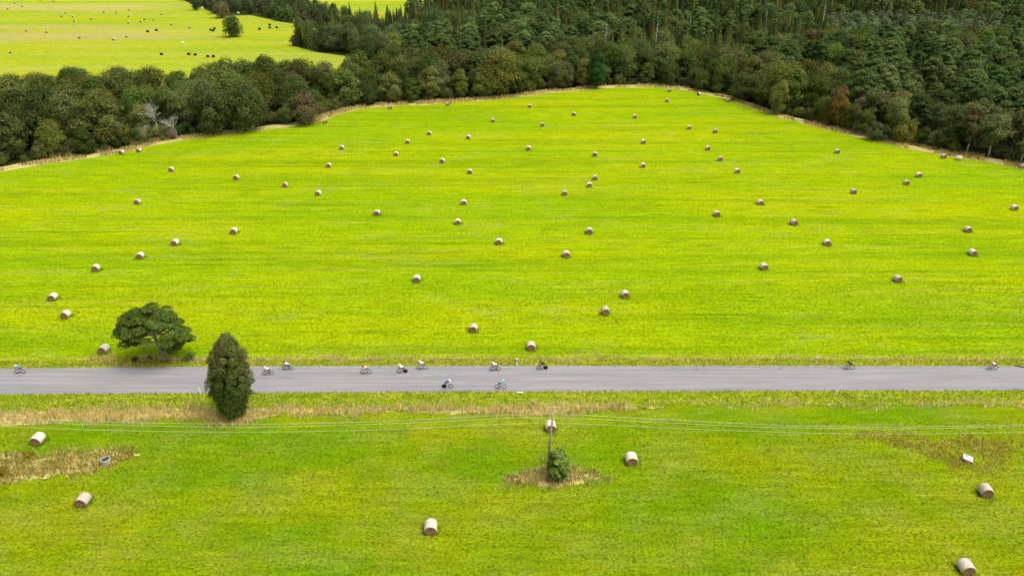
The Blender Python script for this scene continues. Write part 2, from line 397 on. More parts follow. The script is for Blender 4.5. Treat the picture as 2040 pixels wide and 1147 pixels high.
# lower dry strip beside the road
low_poly = [(-150, 822), (0, 820), (100, 818), (200, 816), (300, 814), (380, 813), (500, 814), (600, 811), (760, 812), (900, 810), (1030, 806), (1160, 804), (1230, 805), (1270, 808), (1325, 810), (1250, 814), (1190, 821), (1080, 826), (960, 826), (840, 824), (700, 824), (560, 829), (480, 840), (400, 838), (300, 836), (200, 840), (100, 846), (0, 850), (-150, 858)]
rough_sheet('dry_ground', low_poly, M_strip, .010)
P = scatter_poly(low_poly, 55, 2, 1.3, .25)
n = len(P); hh = .35 + .60 * rs.rand(n) * (clumpy(P + 300, 1.0, 0, 8) + .3)
lp = [blades(P, hh, .09, palette(n, [TAN, STRAW, OCH, OLIVE, YEL], [26, 52, 3, 12, 7]), .45)]
thin = [(1340, 809), (1420, 808), (1560, 807), (1700, 808), (1860, 806), (2040, 807), (2200, 806), (2200, 810), (2040, 809), (1860, 808), (1700, 809), (1560, 809), (1420, 809)]
P = scatter_poly(thin, 130, 4, 3.0, .34); n = len(P)
lp.append(blades(P, .3 + .35 * rs.rand(n), .09, palette(n, [TAN, STRAW, OLIVE, YEL], [34, 46, 12, 6])))
add_stuff('dry_grass', lp, 'band of tall straw coloured grass below the road', 'dry grass')
# greener rough grass at both road edges and in the lower verge
def band(ytop, ybot, dens, seed, x0=-95, x1=95):
    r2 = np.random.RandomState(seed); n = int((x1 - x0) * dens); x = x0 + (x1 - x0) * r2.rand(n); t = r2.rand(n)
    a = np.array([ytop(q) for q in x]); b = np.array([ybot(q) for q in x]); return np.stack([x, a + (b - a) * t], 1)
P = band(lambda x: yb(x) + .10, lambda x: yb(x) - 3.6, 90, 7); n = len(P)
k = palette(n, [(.26, .40, .02), (.36, .42, .03), (.46, .48, .03), (.60, .55, .08), TAN], [30, 38, 22, 6, 4])
pp = [blades(P, .12 + .26 * rs.rand(n) * (clumpy(P + 200, .8, 0, 3) + .4), .12, k, .6)]
P = band(lambda x: yt(x) + 1.9, lambda x: yt(x) - .08, 60, 9); n = len(P)
pp.append(blades(P, .10 + .22 * rs.rand(n), .12, palette(n, [(.46, .50, .03), (.38, .44, .03), (.55, .54, .06), (.26, .38, .02), TAN], [36, 28, 18, 12, 6]), .6))
add_stuff('verge_grass', pp, 'rough olive green grass along both edges of the road', 'verge grass')
up_poly = [(150, 719), (170, 713), (230, 714), (300, 711), (420, 712), (520, 714), (620, 714), (760, 714), (900, 714), (1050, 713), (1150, 713), (1300, 714), (1500, 714), (1700, 714), (1860, 715), (2040, 714), (2200, 714), (2200, 718), (2040, 718), (1800, 718), (1500, 717), (1250, 718), (1000, 720), (800, 720), (600, 721), (400, 722), (200, 725), (150, 724)]
P = scatter_poly(up_poly, 50, 12, 2.2, .38); n = len(P)
add_stuff('dry_verge_grass', [blades(P, .18 + .42 * rs.rand(n) * (clumpy(P + 100, 1.5, 0, 5) + .2), .11, palette(n, [TAN, STRAW, (.75, .52, .28), OLIVE, YEL], [30, 44, 8, 12, 8]), .5)], 'thin band of straw coloured grass between the road and mown field', 'dry grass')
# weedy patches in the near field
def patch(name, poly, dens, seed, pal, ws, h0, h1, label, th=.2, s=1.2, sheetit=True):
    if sheetit: rough_sheet('dry_ground', poly, M_strip, .010 + .001 * (seed - 20), seed=seed)
    P = scatter_poly(poly, dens, seed, s, th); n = len(P)
    o = add_stuff(name, [blades(P, h0 + (h1 - h0) * rs.rand(n) * (clumpy(P + 77, .9, 0, seed) + .3), .12, palette(n, pal, ws), .55)], label, 'weeds')
    return o
patch('weed_patch', [(-60, 905), (0, 902), (90, 905), (140, 897), (190, 897), (250, 897), (290, 903), (262, 915), (225, 930), (190, 942), (120, 948), (60, 957), (0, 965), (-60, 972)], 60, 21, [TAN, STRAW, OCH, OLIVE, YEL, BRN, GRN], [28, 18, 8, 28, 10, 3, 12], .2, .7, 'long strip of dry tan weeds around the concrete ring at left', .22)
patch('weed_patch', [(998, 958), (1030, 943), (1068, 930), (1090, 922), (1120, 924), (1150, 934), (1180, 940), (1204, 950), (1188, 960), (1150, 966), (1110, 972), (1060, 965)], 70, 22, [TAN, STRAW, (.42, .26, .14), OLIVE, YEL, GRN], [34, 22, 12, 18, 4, 8], .2, .7, 'pointed patch of dry tan grass under the utility pole', .15)
patch('weed_patch', [(1700, 862), (1790, 868), (1860, 870), (1940, 870), (2010, 872), (2060, 880), (2030, 900), (2004, 925), (1985, 942), (1930, 938), (1880, 925), (1840, 905), (1790, 895), (1730, 880)], 50, 23, [TAN, OCH, OLIVE, YEL, BRN, (.36, .38, .03), (.5, .26, .1)], [34, 20, 20, 16, 3, 24, 4], .12, .5, 'brownish patch of dry weeds around the tilted white slab', .36, 2.2, False)
# reeds and dry grass along the far edge of the mown field
def offs(px, d): p = at(*px); return p
rp = []
def edge_band(i0, i1, w0, w1, dens, seed, h0, h1, pal, ws, th=.3):
    pl = smooth_line(edgeW[i0:i1 + 1], 1.0); r2 = np.random.RandomState(seed); out = []
    for a, b in zip(pl[:-1], pl[1:]):
        d = (b - a); L = d.length
        if L < 1e-6: continue
        nrm = Vector((-d.y, d.x)) / L
        k = r2.poisson(L * (w1 - w0) * dens)
        for _ in range(k):
            q = a + d * r2.rand() + nrm * (w0 + (w1 - w0) * r2.rand()); out.append((q.x, q.y))
    P = np.array(out); P = P[clumpy(P + 900, 4, 0, seed) > th]; n = len(P)
    rp.append(blades(P, h0 + (h1 - h0) * r2.rand(n), .22, palette(n, pal, ws), .4))
edge_band(0, 8, -.5, 3.0, 18, 31, .35, .9, [STRAW, TAN, OLIVE, (.5, .36, .2)], [36, 28, 24, 12], .25)
edge_band(2, 6, 2.0, 8.0, 12, 32, .6, 1.5, [(.5, .40, .27), TAN, OLIVE, (.12, .17, .03)], [30, 20, 32, 20], .35)
edge_band(10, 14, -.5, 5.0, 12, 33, .35, 1.1, [STRAW, TAN, OLIVE, (.5, .42, .18)], [40, 25, 18, 20], .2)
edge_band(14, 19, -.5, 4.0, 9, 34, .35, 1.1, [STRAW, TAN, OLIVE, (.5, .42, .18)], [34, 30, 22, 12], .3)
edge_band(19, 23, -.5, 3.0, 10, 35, .3, .9, [TAN, OLIVE, (.5, .36, .2)], [34, 30, 22], .42)
edge_band(23, 29, -.5, 5.5, 13, 36, .3, .9, [STRAW, TAN, OLIVE, (.55, .40, .24)], [24, 36, 20, 18], .28)
add_stuff('reed_fringe', rp, 'fringe of pale reeds and dry grass between the mown field and the trees', 'reeds')
# short leafy tussocks that break up the surface of the near field
P = scatter_poly([(-200, 1200), (2240, 1200), (2200, 830), (-160, 860)], 8, 41, 1.7, .30); n = len(P)
tp = [blades(P, .05 + .11 * rs.rand(n), .20, palette(n, [(.27, .40, .005), (.36, .42, .006), (.22, .35, .006), (.42, .40, .05), (.18, .28, .01)], [34, 26, 24, 8, 10]), 1.2)]
P = scatter_poly([(-150, 730), (2200, 730), (2150, 560), (-100, 560)], 5, 42, 2.5, .35); n = len(P)
tp.append(blades(P, .05 + .10 * rs.rand(n), .20, palette(n, [(.36, .46, .008), (.44, .46, .01), (.24, .37, .01), (.15, .24, .01)], [34, 26, 24, 10]), 1.2))
for (bx, by) in [(207, 694), (1058, 688), (943, 652), (131, 625), (105, 590), (191, 533), (279, 508), (349, 482), (466, 459), (1245, 585), (1206, 618), (830, 554), (994, 480), (1128, 505), (1522, 530), (1789, 554), (1582, 442), (1648, 482), (1929, 456), (1938, 502), (1174, 459), (912, 441), (751, 423), (1428, 425), (1515, 402), (75, 873), (165, 994), (858, 1048), (1097, 848), (1258, 912), (1964, 976), (1925, 1127)]:
    c_ = at(bx, by, .62); k_ = 120; a_ = rs.rand(k_) * 6.283; r_ = .72 + .65 * rs.rand(k_) ** 1.6
    Q = np.stack([c_.x + np.cos(a_) * r_, c_.y + np.sin(a_) * r_ * 1.05], 1); tp.append(blades(Q, .10 + .20 * rs.rand(k_) * (1.5 - r_ * .8), .14, palette(k_, [(.16, .30, .008), (.22, .36, .008), (.34, .38, .02), STRAW], [46, 34, 14, 6]), .8))
add_stuff('clover_tufts', tp, 'low leafy tufts of fresh grass spread over the mown ground', 'grass')
# ---------------------------------------------------------------- trees
def leaves(P, Nn, size, rs, flat=.5):
    """quads at P facing roughly along Nn"""
    n = len(P); nn = Nn + rs.normal(0, flat, (n, 3)); nn /= np.linalg.norm(nn, axis=1, keepdims=True) + 1e-9
    r = rs.normal(0, 1, (n, 3)); u = np.cross(nn, r); u /= np.linalg.norm(u, axis=1, keepdims=True) + 1e-9; v = np.cross(nn, u)
    s = (size * (.6 + .8 * rs.rand(n)))[:, None]; u = u * s * .5; v = v * s * .5 * (.6 + .6 * rs.rand(n, 1))
    V = np.stack([P - u - v * .4, P - u * .1 - v, P + u + v * .3, P + v], 1)
    return V.reshape(-1, 3)
def sph(n, rs):
    d = rs.normal(0, 1, (n, 3)); return d / np.linalg.norm(d, axis=1, keepdims=True)
def crown_broad(seed, Hh=1.0, Rr=.36, base=.08, lobes=34, nl=3600, size=.026, dome=.62, point=0.0, lean=0.0):
    """unit tree: height 1; returns leaf verts"""
    rs = np.random.RandomState(seed); out = []; cents = []
    tot = 0
    for i in range(lobes):
        z = base + (1 - base) * (i + rs.rand() * .8) / lobes * .93
        q = (z - base) / (1 - base)
        env = Rr * (min(1, (q / .28) ** .55 if q < .28 else 1)) * (1 - max(0, (q - .28) / .72) ** (2.1 - point)) ** .72
        a = i * 2.399 + rs.rand() * .9
        rr = env * (.62 + .3 * rs.rand()) if rs.rand() > .15 else env * .2
        lr = Rr * (.26 + .24 * rs.rand())
        cents.append((rr * math.cos(a) + lean * q, rr * math.sin(a), min(z, 1 - lr * .55), lr))
    ns = np.array([c[3] ** 2 for c in cents]); ns = (ns / ns.sum() * nl).astype(int)
    for c, n in zip(cents, ns):
        d = sph(n, rs); d[:, 2] = np.where(d[:, 2] < -.2, -d[:, 2] * .7, d[:, 2])
        rad = c[3] * (.72 + .4 * rs.rand(n, 1))
        P = np.array(c[:3]) + d * rad * np.array([1, 1, 1.15])
        gl = np.array([c[0] - lean * .5, c[1], (c[2] - .45) * .8]); gl = gl / (np.linalg.norm(gl) + 1e-6)
        dn = d * .7 + gl * .5 + np.array([0, 0, .30])
        out.append(leaves(P, dn, np.full(n, size), rs, .38))
    # dark core of inner leaves so that the crown is not see-through
    m = int(nl * .12); d = sph(m, rs); P = d * np.array([Rr * .45, Rr * .45, .33]) * rs.rand(m, 1) ** .4 + np.array([lean * .5, 0, .52]); P[:, 2] = np.clip(P[:, 2], .1, .9)
    out.append(leaves(P, d, np.full(m, size * 2), rs, .8))
    return np.concatenate(out)
def crown_spruce(seed, Rr=.16, size=.026, base=.05, dens=1.0, core=True):
    rs = np.random.RandomState(seed); out = []; z = base; k = 0
    while z < .99:
        q = (z - base) / (1 - base); rr = Rr * (1 - q) ** .9 + .005; nb = max(5, int(13 * (1 - q) + 4))
        for b in range(nb):
            a = b / nb * 6.283 + k * .7 + rs.rand() * .5; L = rr * (.72 + .45 * rs.rand()); m = max(4, int(L / Rr * 20 * dens))
            t = .35 + .65 * rs.rand(m) ** .8; P = np.stack([np.cos(a) * L * t, np.sin(a) * L * t, z + .012 - .34 * L * t], 1)
            P += rs.normal(0, .011 * (1 - q) + .0015, (m, 3)) * np.array([1, 1, .35])
            d = np.tile(np.array([math.cos(a) * .9, math.sin(a) * .9, .55]), (m, 1)); out.append(leaves(P, d, np.full(m, size * (1 - .4 * q)), rs, .28))
        z += .018 + .010 * (1 - q); k += 1
    if core:
        n = 12; C0 = []
        for j in range(n):
            a0, a1 = 6.2832 * j / n, 6.2832 * (j + 1) / n; r_ = Rr * .62
            C0 += [(r_ * math.cos(a0), r_ * math.sin(a0), base), (r_ * math.cos(a1), r_ * math.sin(a1), base), (.004 * math.cos(a1), .004 * math.sin(a1), .93), (.004 * math.cos(a0), .004 * math.sin(a0), .93)]
        out.append(np.array(C0))
    return np.concatenate(out)
def crown_pine(seed, nl=3000, Rr=.27, base=.42, size=.025, pads=46, flatc=.72):
    rs = np.random.RandomState(seed); out = []
    for i in range(pads):
        q = (i + rs.rand()) / pads; z = base + (.97 - base) * q
        env = Rr * (.55 + .45 * min(1, q / .25)) * (1 - max(0, (q - .35) / .65) ** 2.2 * .82)
        a = i * 2.399 + rs.rand(); rr = env * (.35 + .65 * rs.rand() ** .5); pr = Rr * (.22 + .18 * rs.rand())
        n = int(nl / pads); d = sph(n, rs); d[:, 2] = abs(d[:, 2]) * 1.0 - .15
        P = np.array([rr * math.cos(a), rr * math.sin(a), z]) + d * pr * np.array([1, 1, flatc]) * (.6 + .5 * rs.rand(n, 1))
        gl = np.array([math.cos(a), math.sin(a), (q - .3)]); out.append(leaves(P, d * .6 + gl * .4 + np.array([0, 0, .5]), np.full(n, size), rs, .38))
    return np.concatenate(out)
def trunk_mb(top, r0, r1, bend=0.0, limbs=0, spread=.2, seed=1, lz=.4, n=7):
    rn = random.Random(seed); m = MB(); pts = []; rad = []
    for i in range(6):
        t = i / 5; pts.append((bend * t * t + rn.uniform(-.006, .006) * (i > 0), rn.uniform(-.006, .006) * (i > 0), top * t)); rad.append(r0 * (1 - t) + r1 * t + (r0 * .35 if i == 0 else 0))
    m.tube(pts, rad, n)
    for k in range(limbs):
        t = lz + (top - lz * .9) * k / max(1, limbs) * .9; t = min(t, top * .95); a = k * 2.4 + rn.random(); L = spread * rn.uniform(.7, 1.1)
        b = Vector((bend * (t / top) ** 2, 0, t)); e = b + Vector((math.cos(a) * L, math.sin(a) * L, L * rn.uniform(.35, .9))); mid = b.lerp(e, .5) + Vector((0, 0, -.03 * L))
        m.tube([b, mid, e], [r1 * 1.3, r1 * .9, r1 * .4], 5)
    return m
def leafmesh(name, V, mat=None, attr=None): return mesh_np(name, V, np.arange(len(V)).reshape(-1, 4), mat or LEAF, attr=attr)
def combined(name, V, tm, bark, lm=None):
    b = len(V); tv = np.array(tm.v); f4 = [f for f in tm.f if len(f) == 4]
    Vn = np.concatenate([V, tv]); L = np.arange(b).reshape(-1, 4); T = np.array(f4) + b
    return mesh_np(name, Vn, np.concatenate([L, T]), [lm or LEAF, bark], np.concatenate([np.zeros(len(L)), np.ones(len(T))]))
PROTO = {}
def proto(kind, V, tm, bark):
    lm = LEAFC if kind == 'spruce_tree' else LEAF
    PROTO.setdefault(kind, []).append(dict(crown=leafmesh(kind + '_crown', V, lm), trunk=tm.mesh(kind + '_trunk', bark, True), both=combined(kind, V, tm, bark, lm), V=V, t=tm, bark=bark))
for i in range(7):
    wide = [.34, .40, .30, .37, .43, .27, .36][i]
    V = crown_broad(100 + i, Rr=wide, base=.05 + .02 * (i % 3), lobes=34 + 5 * (i % 3), nl=9500, size=.0255, point=[0, .3, .8, 0, .1, 1.0, .5][i], lean=[0, .04, -.03, 0, .02, 0, -.04][i])
    proto('broadleaf_tree', V, trunk_mb(.8, .022, .007, 0, 6, .22, i, .2), BARK)
for i in range(4):
    V = crown_broad(200 + i, Rr=.24 + .03 * i, base=.44, lobes=22, nl=4500, size=.023, point=.6, lean=.06 * (i % 2))
    proto('birch_tree', V, trunk_mb(.9, .017, .006, .07 * (i - 1.5), 7, .16, 40 + i, .38), WBARK)
for i in range(4):
    proto('spruce_tree', crown_spruce(300 + i, Rr=[.185, .215, .165, .20][i]), trunk_mb(.95, .014, .004, 0, 0, .1, 60 + i), BARK)
for i in range(5):
    proto('pine_tree', crown_pine(400 + i, Rr=[.24, .28, .22, .26, .30][i], base=[.34, .40, .28, .46, .36][i], nl=8500), trunk_mb(.93, .017, .007, .02 * (i - 2), 12, .17, 80 + i, .35), PBARK)
for i in range(4):
    V = crown_broad(500 + i, Rr=.62, base=.02, lobes=18, nl=3600, size=.052, point=.1)
    proto('bush', V, trunk_mb(.5, .03, .01, 0, 3, .25, 90 + i, .1), BARK)

LABELS = {}
ONES = 'zero one two three four five six seven eight nine ten eleven twelve thirteen fourteen fifteen sixteen seventeen eighteen nineteen'.split()
TENS = 'x x twenty thirty forty fifty sixty seventy eighty ninety'.split()
def wordnum(v):
    v = min(99, max(0, round(v * 2) / 2)); n = int(v); s = ONES[n] if n < 20 else TENS[n // 10] + ('-' + ONES[n % 10] if n % 10 else '')
    return s if v == n else (s + '-and-a-half' if n else 'half-a')
def place_phrase(x, y, whole=False):
    """where in the photo, in words: per cent of its width and of its height"""
    return '%s percent across and %s percent down the photo' % (wordnum(round(x / 20.4)), wordnum(round(y / 11.47)))
def fine_phrase(x, y): return '%s percent across and %s percent down the photo' % (wordnum(x / 20.4), wordnum(y / 11.47))
def unique(pre, x, y):
    for f, dx, dy in ((place_phrase, 0, 0), (fine_phrase, 0, 0), (fine_phrase, 9, 0), (fine_phrase, -9, 0), (fine_phrase, 0, 5), (fine_phrase, 0, -5), (fine_phrase, 9, 5), (fine_phrase, -9, -5), (fine_phrase, -18, 0), (fine_phrase, 0, 10)):
        s = (pre + ', ' + f(x + dx, y + dy)).strip(' ,')
        if s not in LABELS: break
    LABELS[s] = LABELS.get(s, 0) + 1
    return s
CAT = {'broadleaf_tree': 'tree', 'birch_tree': 'tree', 'spruce_tree': 'tree', 'pine_tree': 'tree', 'bush': 'bush'}
GRP = {'broadleaf_tree': 'broadleaf trees of the wood and its belts', 'birch_tree': 'birches along the wood edge', 'spruce_tree': 'spruces in the wood', 'pine_tree': 'pines in the wood', 'bush': 'bushes along the wood edge'}
TALL = {'broadleaf_tree': (10, 13.5), 'birch_tree': (9, 13), 'spruce_tree': (16, 19), 'pine_tree': (14, 17), 'bush': (2.5, 3.8)}
NOUN = {'broadleaf_tree': 'broadleaf tree', 'birch_tree': 'pale trunked birch', 'spruce_tree': 'pointed spruce', 'pine_tree': 'pine', 'bush': 'bush'}
def plant(kind, x, y, h, col, variant=None, rot=None, word='', label=None, wide=1.0, parts=True, group=True, where=''):
    pr = PROTO[kind]; v = rnd.randrange(len(pr)) if variant is None else variant; rz = rnd.uniform(0, 6.283) if rot is None else rot
    p = pr[v]; sc = (h * wide, h * wide * rnd.uniform(.92, 1.08), h)
    if label is None:
        cx, cy = proj((x, y, h * .75)); sz = ('tall ' if h > TALL[kind][1] else 'short ' if h < TALL[kind][0] else '')
        label = unique((sz + word + ' ' + NOUN[kind]).strip(), cx, cy)
    if parts:
        r = empty(kind, (x, y, 0), rz, sc)
        c = link('crown' if kind != 'bush' else 'foliage', p['crown'], r, col); link('trunk' if kind != 'bush' else 'stem', p['trunk'], r)
    else:
        r = link(kind, p['both'], None, col); r.location = (x, y, 0); r.rotation_euler = (0, 0, rz); r.scale = sc
    tag(r, label, CAT[kind], GRP[kind] if group else None); return r
rnd = random.Random(77)
OL = [(.132, .152, .030), (.112, .138, .038), (.088, .124, .032), (.138, .150, .036), (.098, .142, .028), (.120, .124, .042)]
OLW = ['olive', 'grey green', 'dark green', 'brownish olive', 'mid green', 'brown tinged']
DK = [(.095, .138, .042), (.115, .142, .050), (.078, .125, .042)]
PI = [(.090, .142, .038), (.112, .162, .044), (.074, .120, .032), (.125, .175, .052)]
SP = [(.085, .122, .032), (.115, .142, .032), (.062, .096, .034), (.135, .150, .036)]
EP = [p.to_2d() for p in edgeW]
def dedge(x, y):
    best = 1e9; p = Vector((x, y))
    for a, b in zip(EP[:-1], EP[1:]):
        d = b - a; t = max(0, min(1, (p - a).dot(d) / d.length_squared)); q = (p - a - d * t).length
        if q < best: best = q
    return best
# image-plane outlines (in photo pixels of the trunk foot) of where trees grow
BELT = [(-300, 372), (0, 345), (100, 328), (200, 315), (300, 296), (430, 272), (570, 257), (632, 246), (662, 234), (706, 220), (780, 213), (900, 207), (900, 186), (800, 184), (735, 178), (690, 188), (640, 198), (560, 182), (520, 190), (430, 196), (300, 207), (160, 210), (0, 218), (-300, 240)]
WOOD = [(745, 214), (1000, 199), (1100, 187), (1200, 178), (1300, 175), (1370, 182), (1440, 196), (1480, 210), (1540, 231), (1600, 248), (1700, 272), (1800, 295), (1880, 311), (1960, 322), (2040, 338), (2350, 392), (2350, -45), (965, -45), (895, 8), (845, 44), (790, 62), (740, 67), (700, 71), (668, 77), (640, 82), (600, 88), (585, 92), (645, 102), (700, 110), (745, 126), (790, 163), (755, 178)]
HEDGE = [(366, 0), (440, 30), (470, 26), (510, 29), (560, 42), (600, 49), (650, 61), (690, 58), (700, 44), (640, 28), (590, 10), (520, 2), (430, -20), (350, -20)]
GAPS = [[(1560, 158), (1655, 162), (1670, 200), (1580, 196)], [(1768, 190), (1828, 192), (1832, 212), (1774, 208)], [(215, 300), (300, 285), (290, 250), (210, 262)], [(288, 292), (385, 282), (380, 252), (290, 256)]]
cand = []
r4 = np.random.RandomState(4)
grid = {}
def ok(x, y, d):
    gx, gy = int(x // 10), int(y // 10)
    for i in (-1, 0, 1):
        for j in (-1, 0, 1):
            for (a, b, dd) in grid.get((gx + i, gy + j), ()):
                if (a - x) ** 2 + (b - y) ** 2 < (min(d, dd)) ** 2: return False
    return True
def take(x, y, d): grid.setdefault((int(x // 10), int(y // 10)), []).append((x, y, d))
# ---- trees placed one by one (foot pixel, top pixel)
HERO = []
def hand(kind, px, pyb, pyt, col, word, variant=None, wide=1.0, where='', rot=None, label=None):
    b = at(px, pyb); h = height_to(b, pyt); take(b.x, b.y, h * .3)
    return plant(kind, b.x, b.y, h, col, variant, rot, word, label, wide, True, True, where)
b = at(467, 74); hL = height_to(b, 35); root = empty('broadleaf_tree', (b.x, b.y, 0), 1.0, hL); take(b.x, b.y, 6)
tag(root, 'lone round dark tree standing among black wrapped bales in the far field', 'tree')
link('crown', leafmesh('lone_tree_crown', crown_broad(955, Rr=.53, base=.03, lobes=44, nl=6500, size=.045, point=.2)), root, (.10, .135, .03)); link('trunk', trunk_mb(.7, .03, .01, 0, 5, .25, 3, .15).mesh('lone_tree_trunk', BARK, True), root)
hand('broadleaf_tree', 391, 21, -4, (0.056, 0.101, 0.040), '', 3, 1.1, label='small dark tree standing alone at the top edge, left of the hedge')
hand('broadleaf_tree', 427, 28, 2, (0.056, 0.101, 0.045), '', 2, 1.0, label='dark green tree just behind the brown bush at the hedge end')
hand('bush', 443, 36, 8, (0.146, 0.130, 0.056), '', 0, 1.0, label='domed brownish bush at the left end of the far hedge')
hand('bush', 593, 53, 35, (0.158, 0.191, 0.062), '', 1, 1.0, label='pale green bush at the right end of the far hedge')
hand('bush', 588, 91, 72, (0.101, 0.096, 0.051), '', 2, 1.0, label='greyish bush on the left corner of the wood by the far field')
hand('bush', 612, 246, 190, (0.141, 0.118, 0.051), '', 3, 1.0, label='round brown bush at the right end of the belt beside the reeds')
hand('bush', 184, 281, 250, (0.135, 0.158, 0.045), '', 0, .8, label='small round yellow green bush in front of the left belt')
hand('broadleaf_tree', 1187, 176, 108, (0.041, 0.101, 0.028), '', 0, .8, label='single vivid green tree in the olive belt above the mown field')
hand('broadleaf_tree', 1666, 252, 178, (0.203, 0.139, 0.041), '', 0, .85, label='orange brown autumn tree on the right edge of the mown field')
hand('broadleaf_tree', 1548, 228, 163, (0.225, 0.225, 0.051), '', 3, .75, label='yellowish broadleaf tree at the bend of the right field edge')
hand('bush', 1796, 283, 234, (0.191, 0.180, 0.040), '', 1, .8, label='tall yellow green bush bulging onto the right field edge')
hand('bush', 1815, 286, 260, (0.304, 0.225, 0.022), '', 2, .7, label='small golden bush beside the tall yellow green bush at right')
hand('bush', 1745, 279, 246, (0.101, 0.135, 0.056), '', 3, 1.2, label='low grey green shrub spilling onto the right field edge')
hand('broadleaf_tree', 540, 208, 111, (0.084, 0.107, 0.022), '', 2, 1.1, label='tallest pointed dark tree of the left belt, against the far field')
hand('broadleaf_tree', 490, 262, 165, (0.090, 0.118, 0.034), '', 4, 1.0, label='big grey green tree at the front of the belt, right of the dead willow')
hand('broadleaf_tree', 425, 268, 168, (0.084, 0.118, 0.036), '', 3, .95, label='large drooping green tree next right of the bare grey willow')
hand('broadleaf_tree', 1000, 190, 104, (0.158, 0.163, 0.034), '', 4, 1.1, label='broad olive tree rising over the top field edge, left of centre')
hand('broadleaf_tree', 1905, 289, 232, (0.112, 0.169, 0.034), '', 5, .9, label='fresh green small tree before the pines at the right edge')
hand('bush', 1352, 0, -20, (0.112, 0.112, 0.034), '', 0, 1.0, label='brownish tree crown at the very top behind the spruces')
for px, pb, pt, v in [(1737, 208, 114, 3), (1700, 205, 118, 0), (1560, 196, 112, 1), (1762, 214, 128, 2)]:
    hand('pine_tree', px, pb, pt, (.115, .155, .055), 'red trunked', v, .8)
for px, pb, pt, v, wd in [(1655, 240, 176, 0, .9), (1728, 262, 180, 1, 1.1), (1745, 262, 190, 2, 1), (1812, 268, 190, 3, 1.1), (1850, 276, 205, 3, 1), (1836, 274, 212, 0, .8), (1940, 292, 205, 2, 1.1), (1955, 296, 215, 1, 1), (1982, 300, 225, 2, 1), (2010, 312, 222, 0, 1.2), (2035, 316, 228, 1, 1.2), (1888, 288, 214, 2, 1), (1700, 262, 196, 1, .9)]:
    hand('birch_tree', px, pb, pt, rnd.choice([(0.135, 0.146, 0.051), (0.112, 0.135, 0.045), (0.158, 0.146, 0.056)]), 'slender', v, wd, ' leaning out of the wood edge')
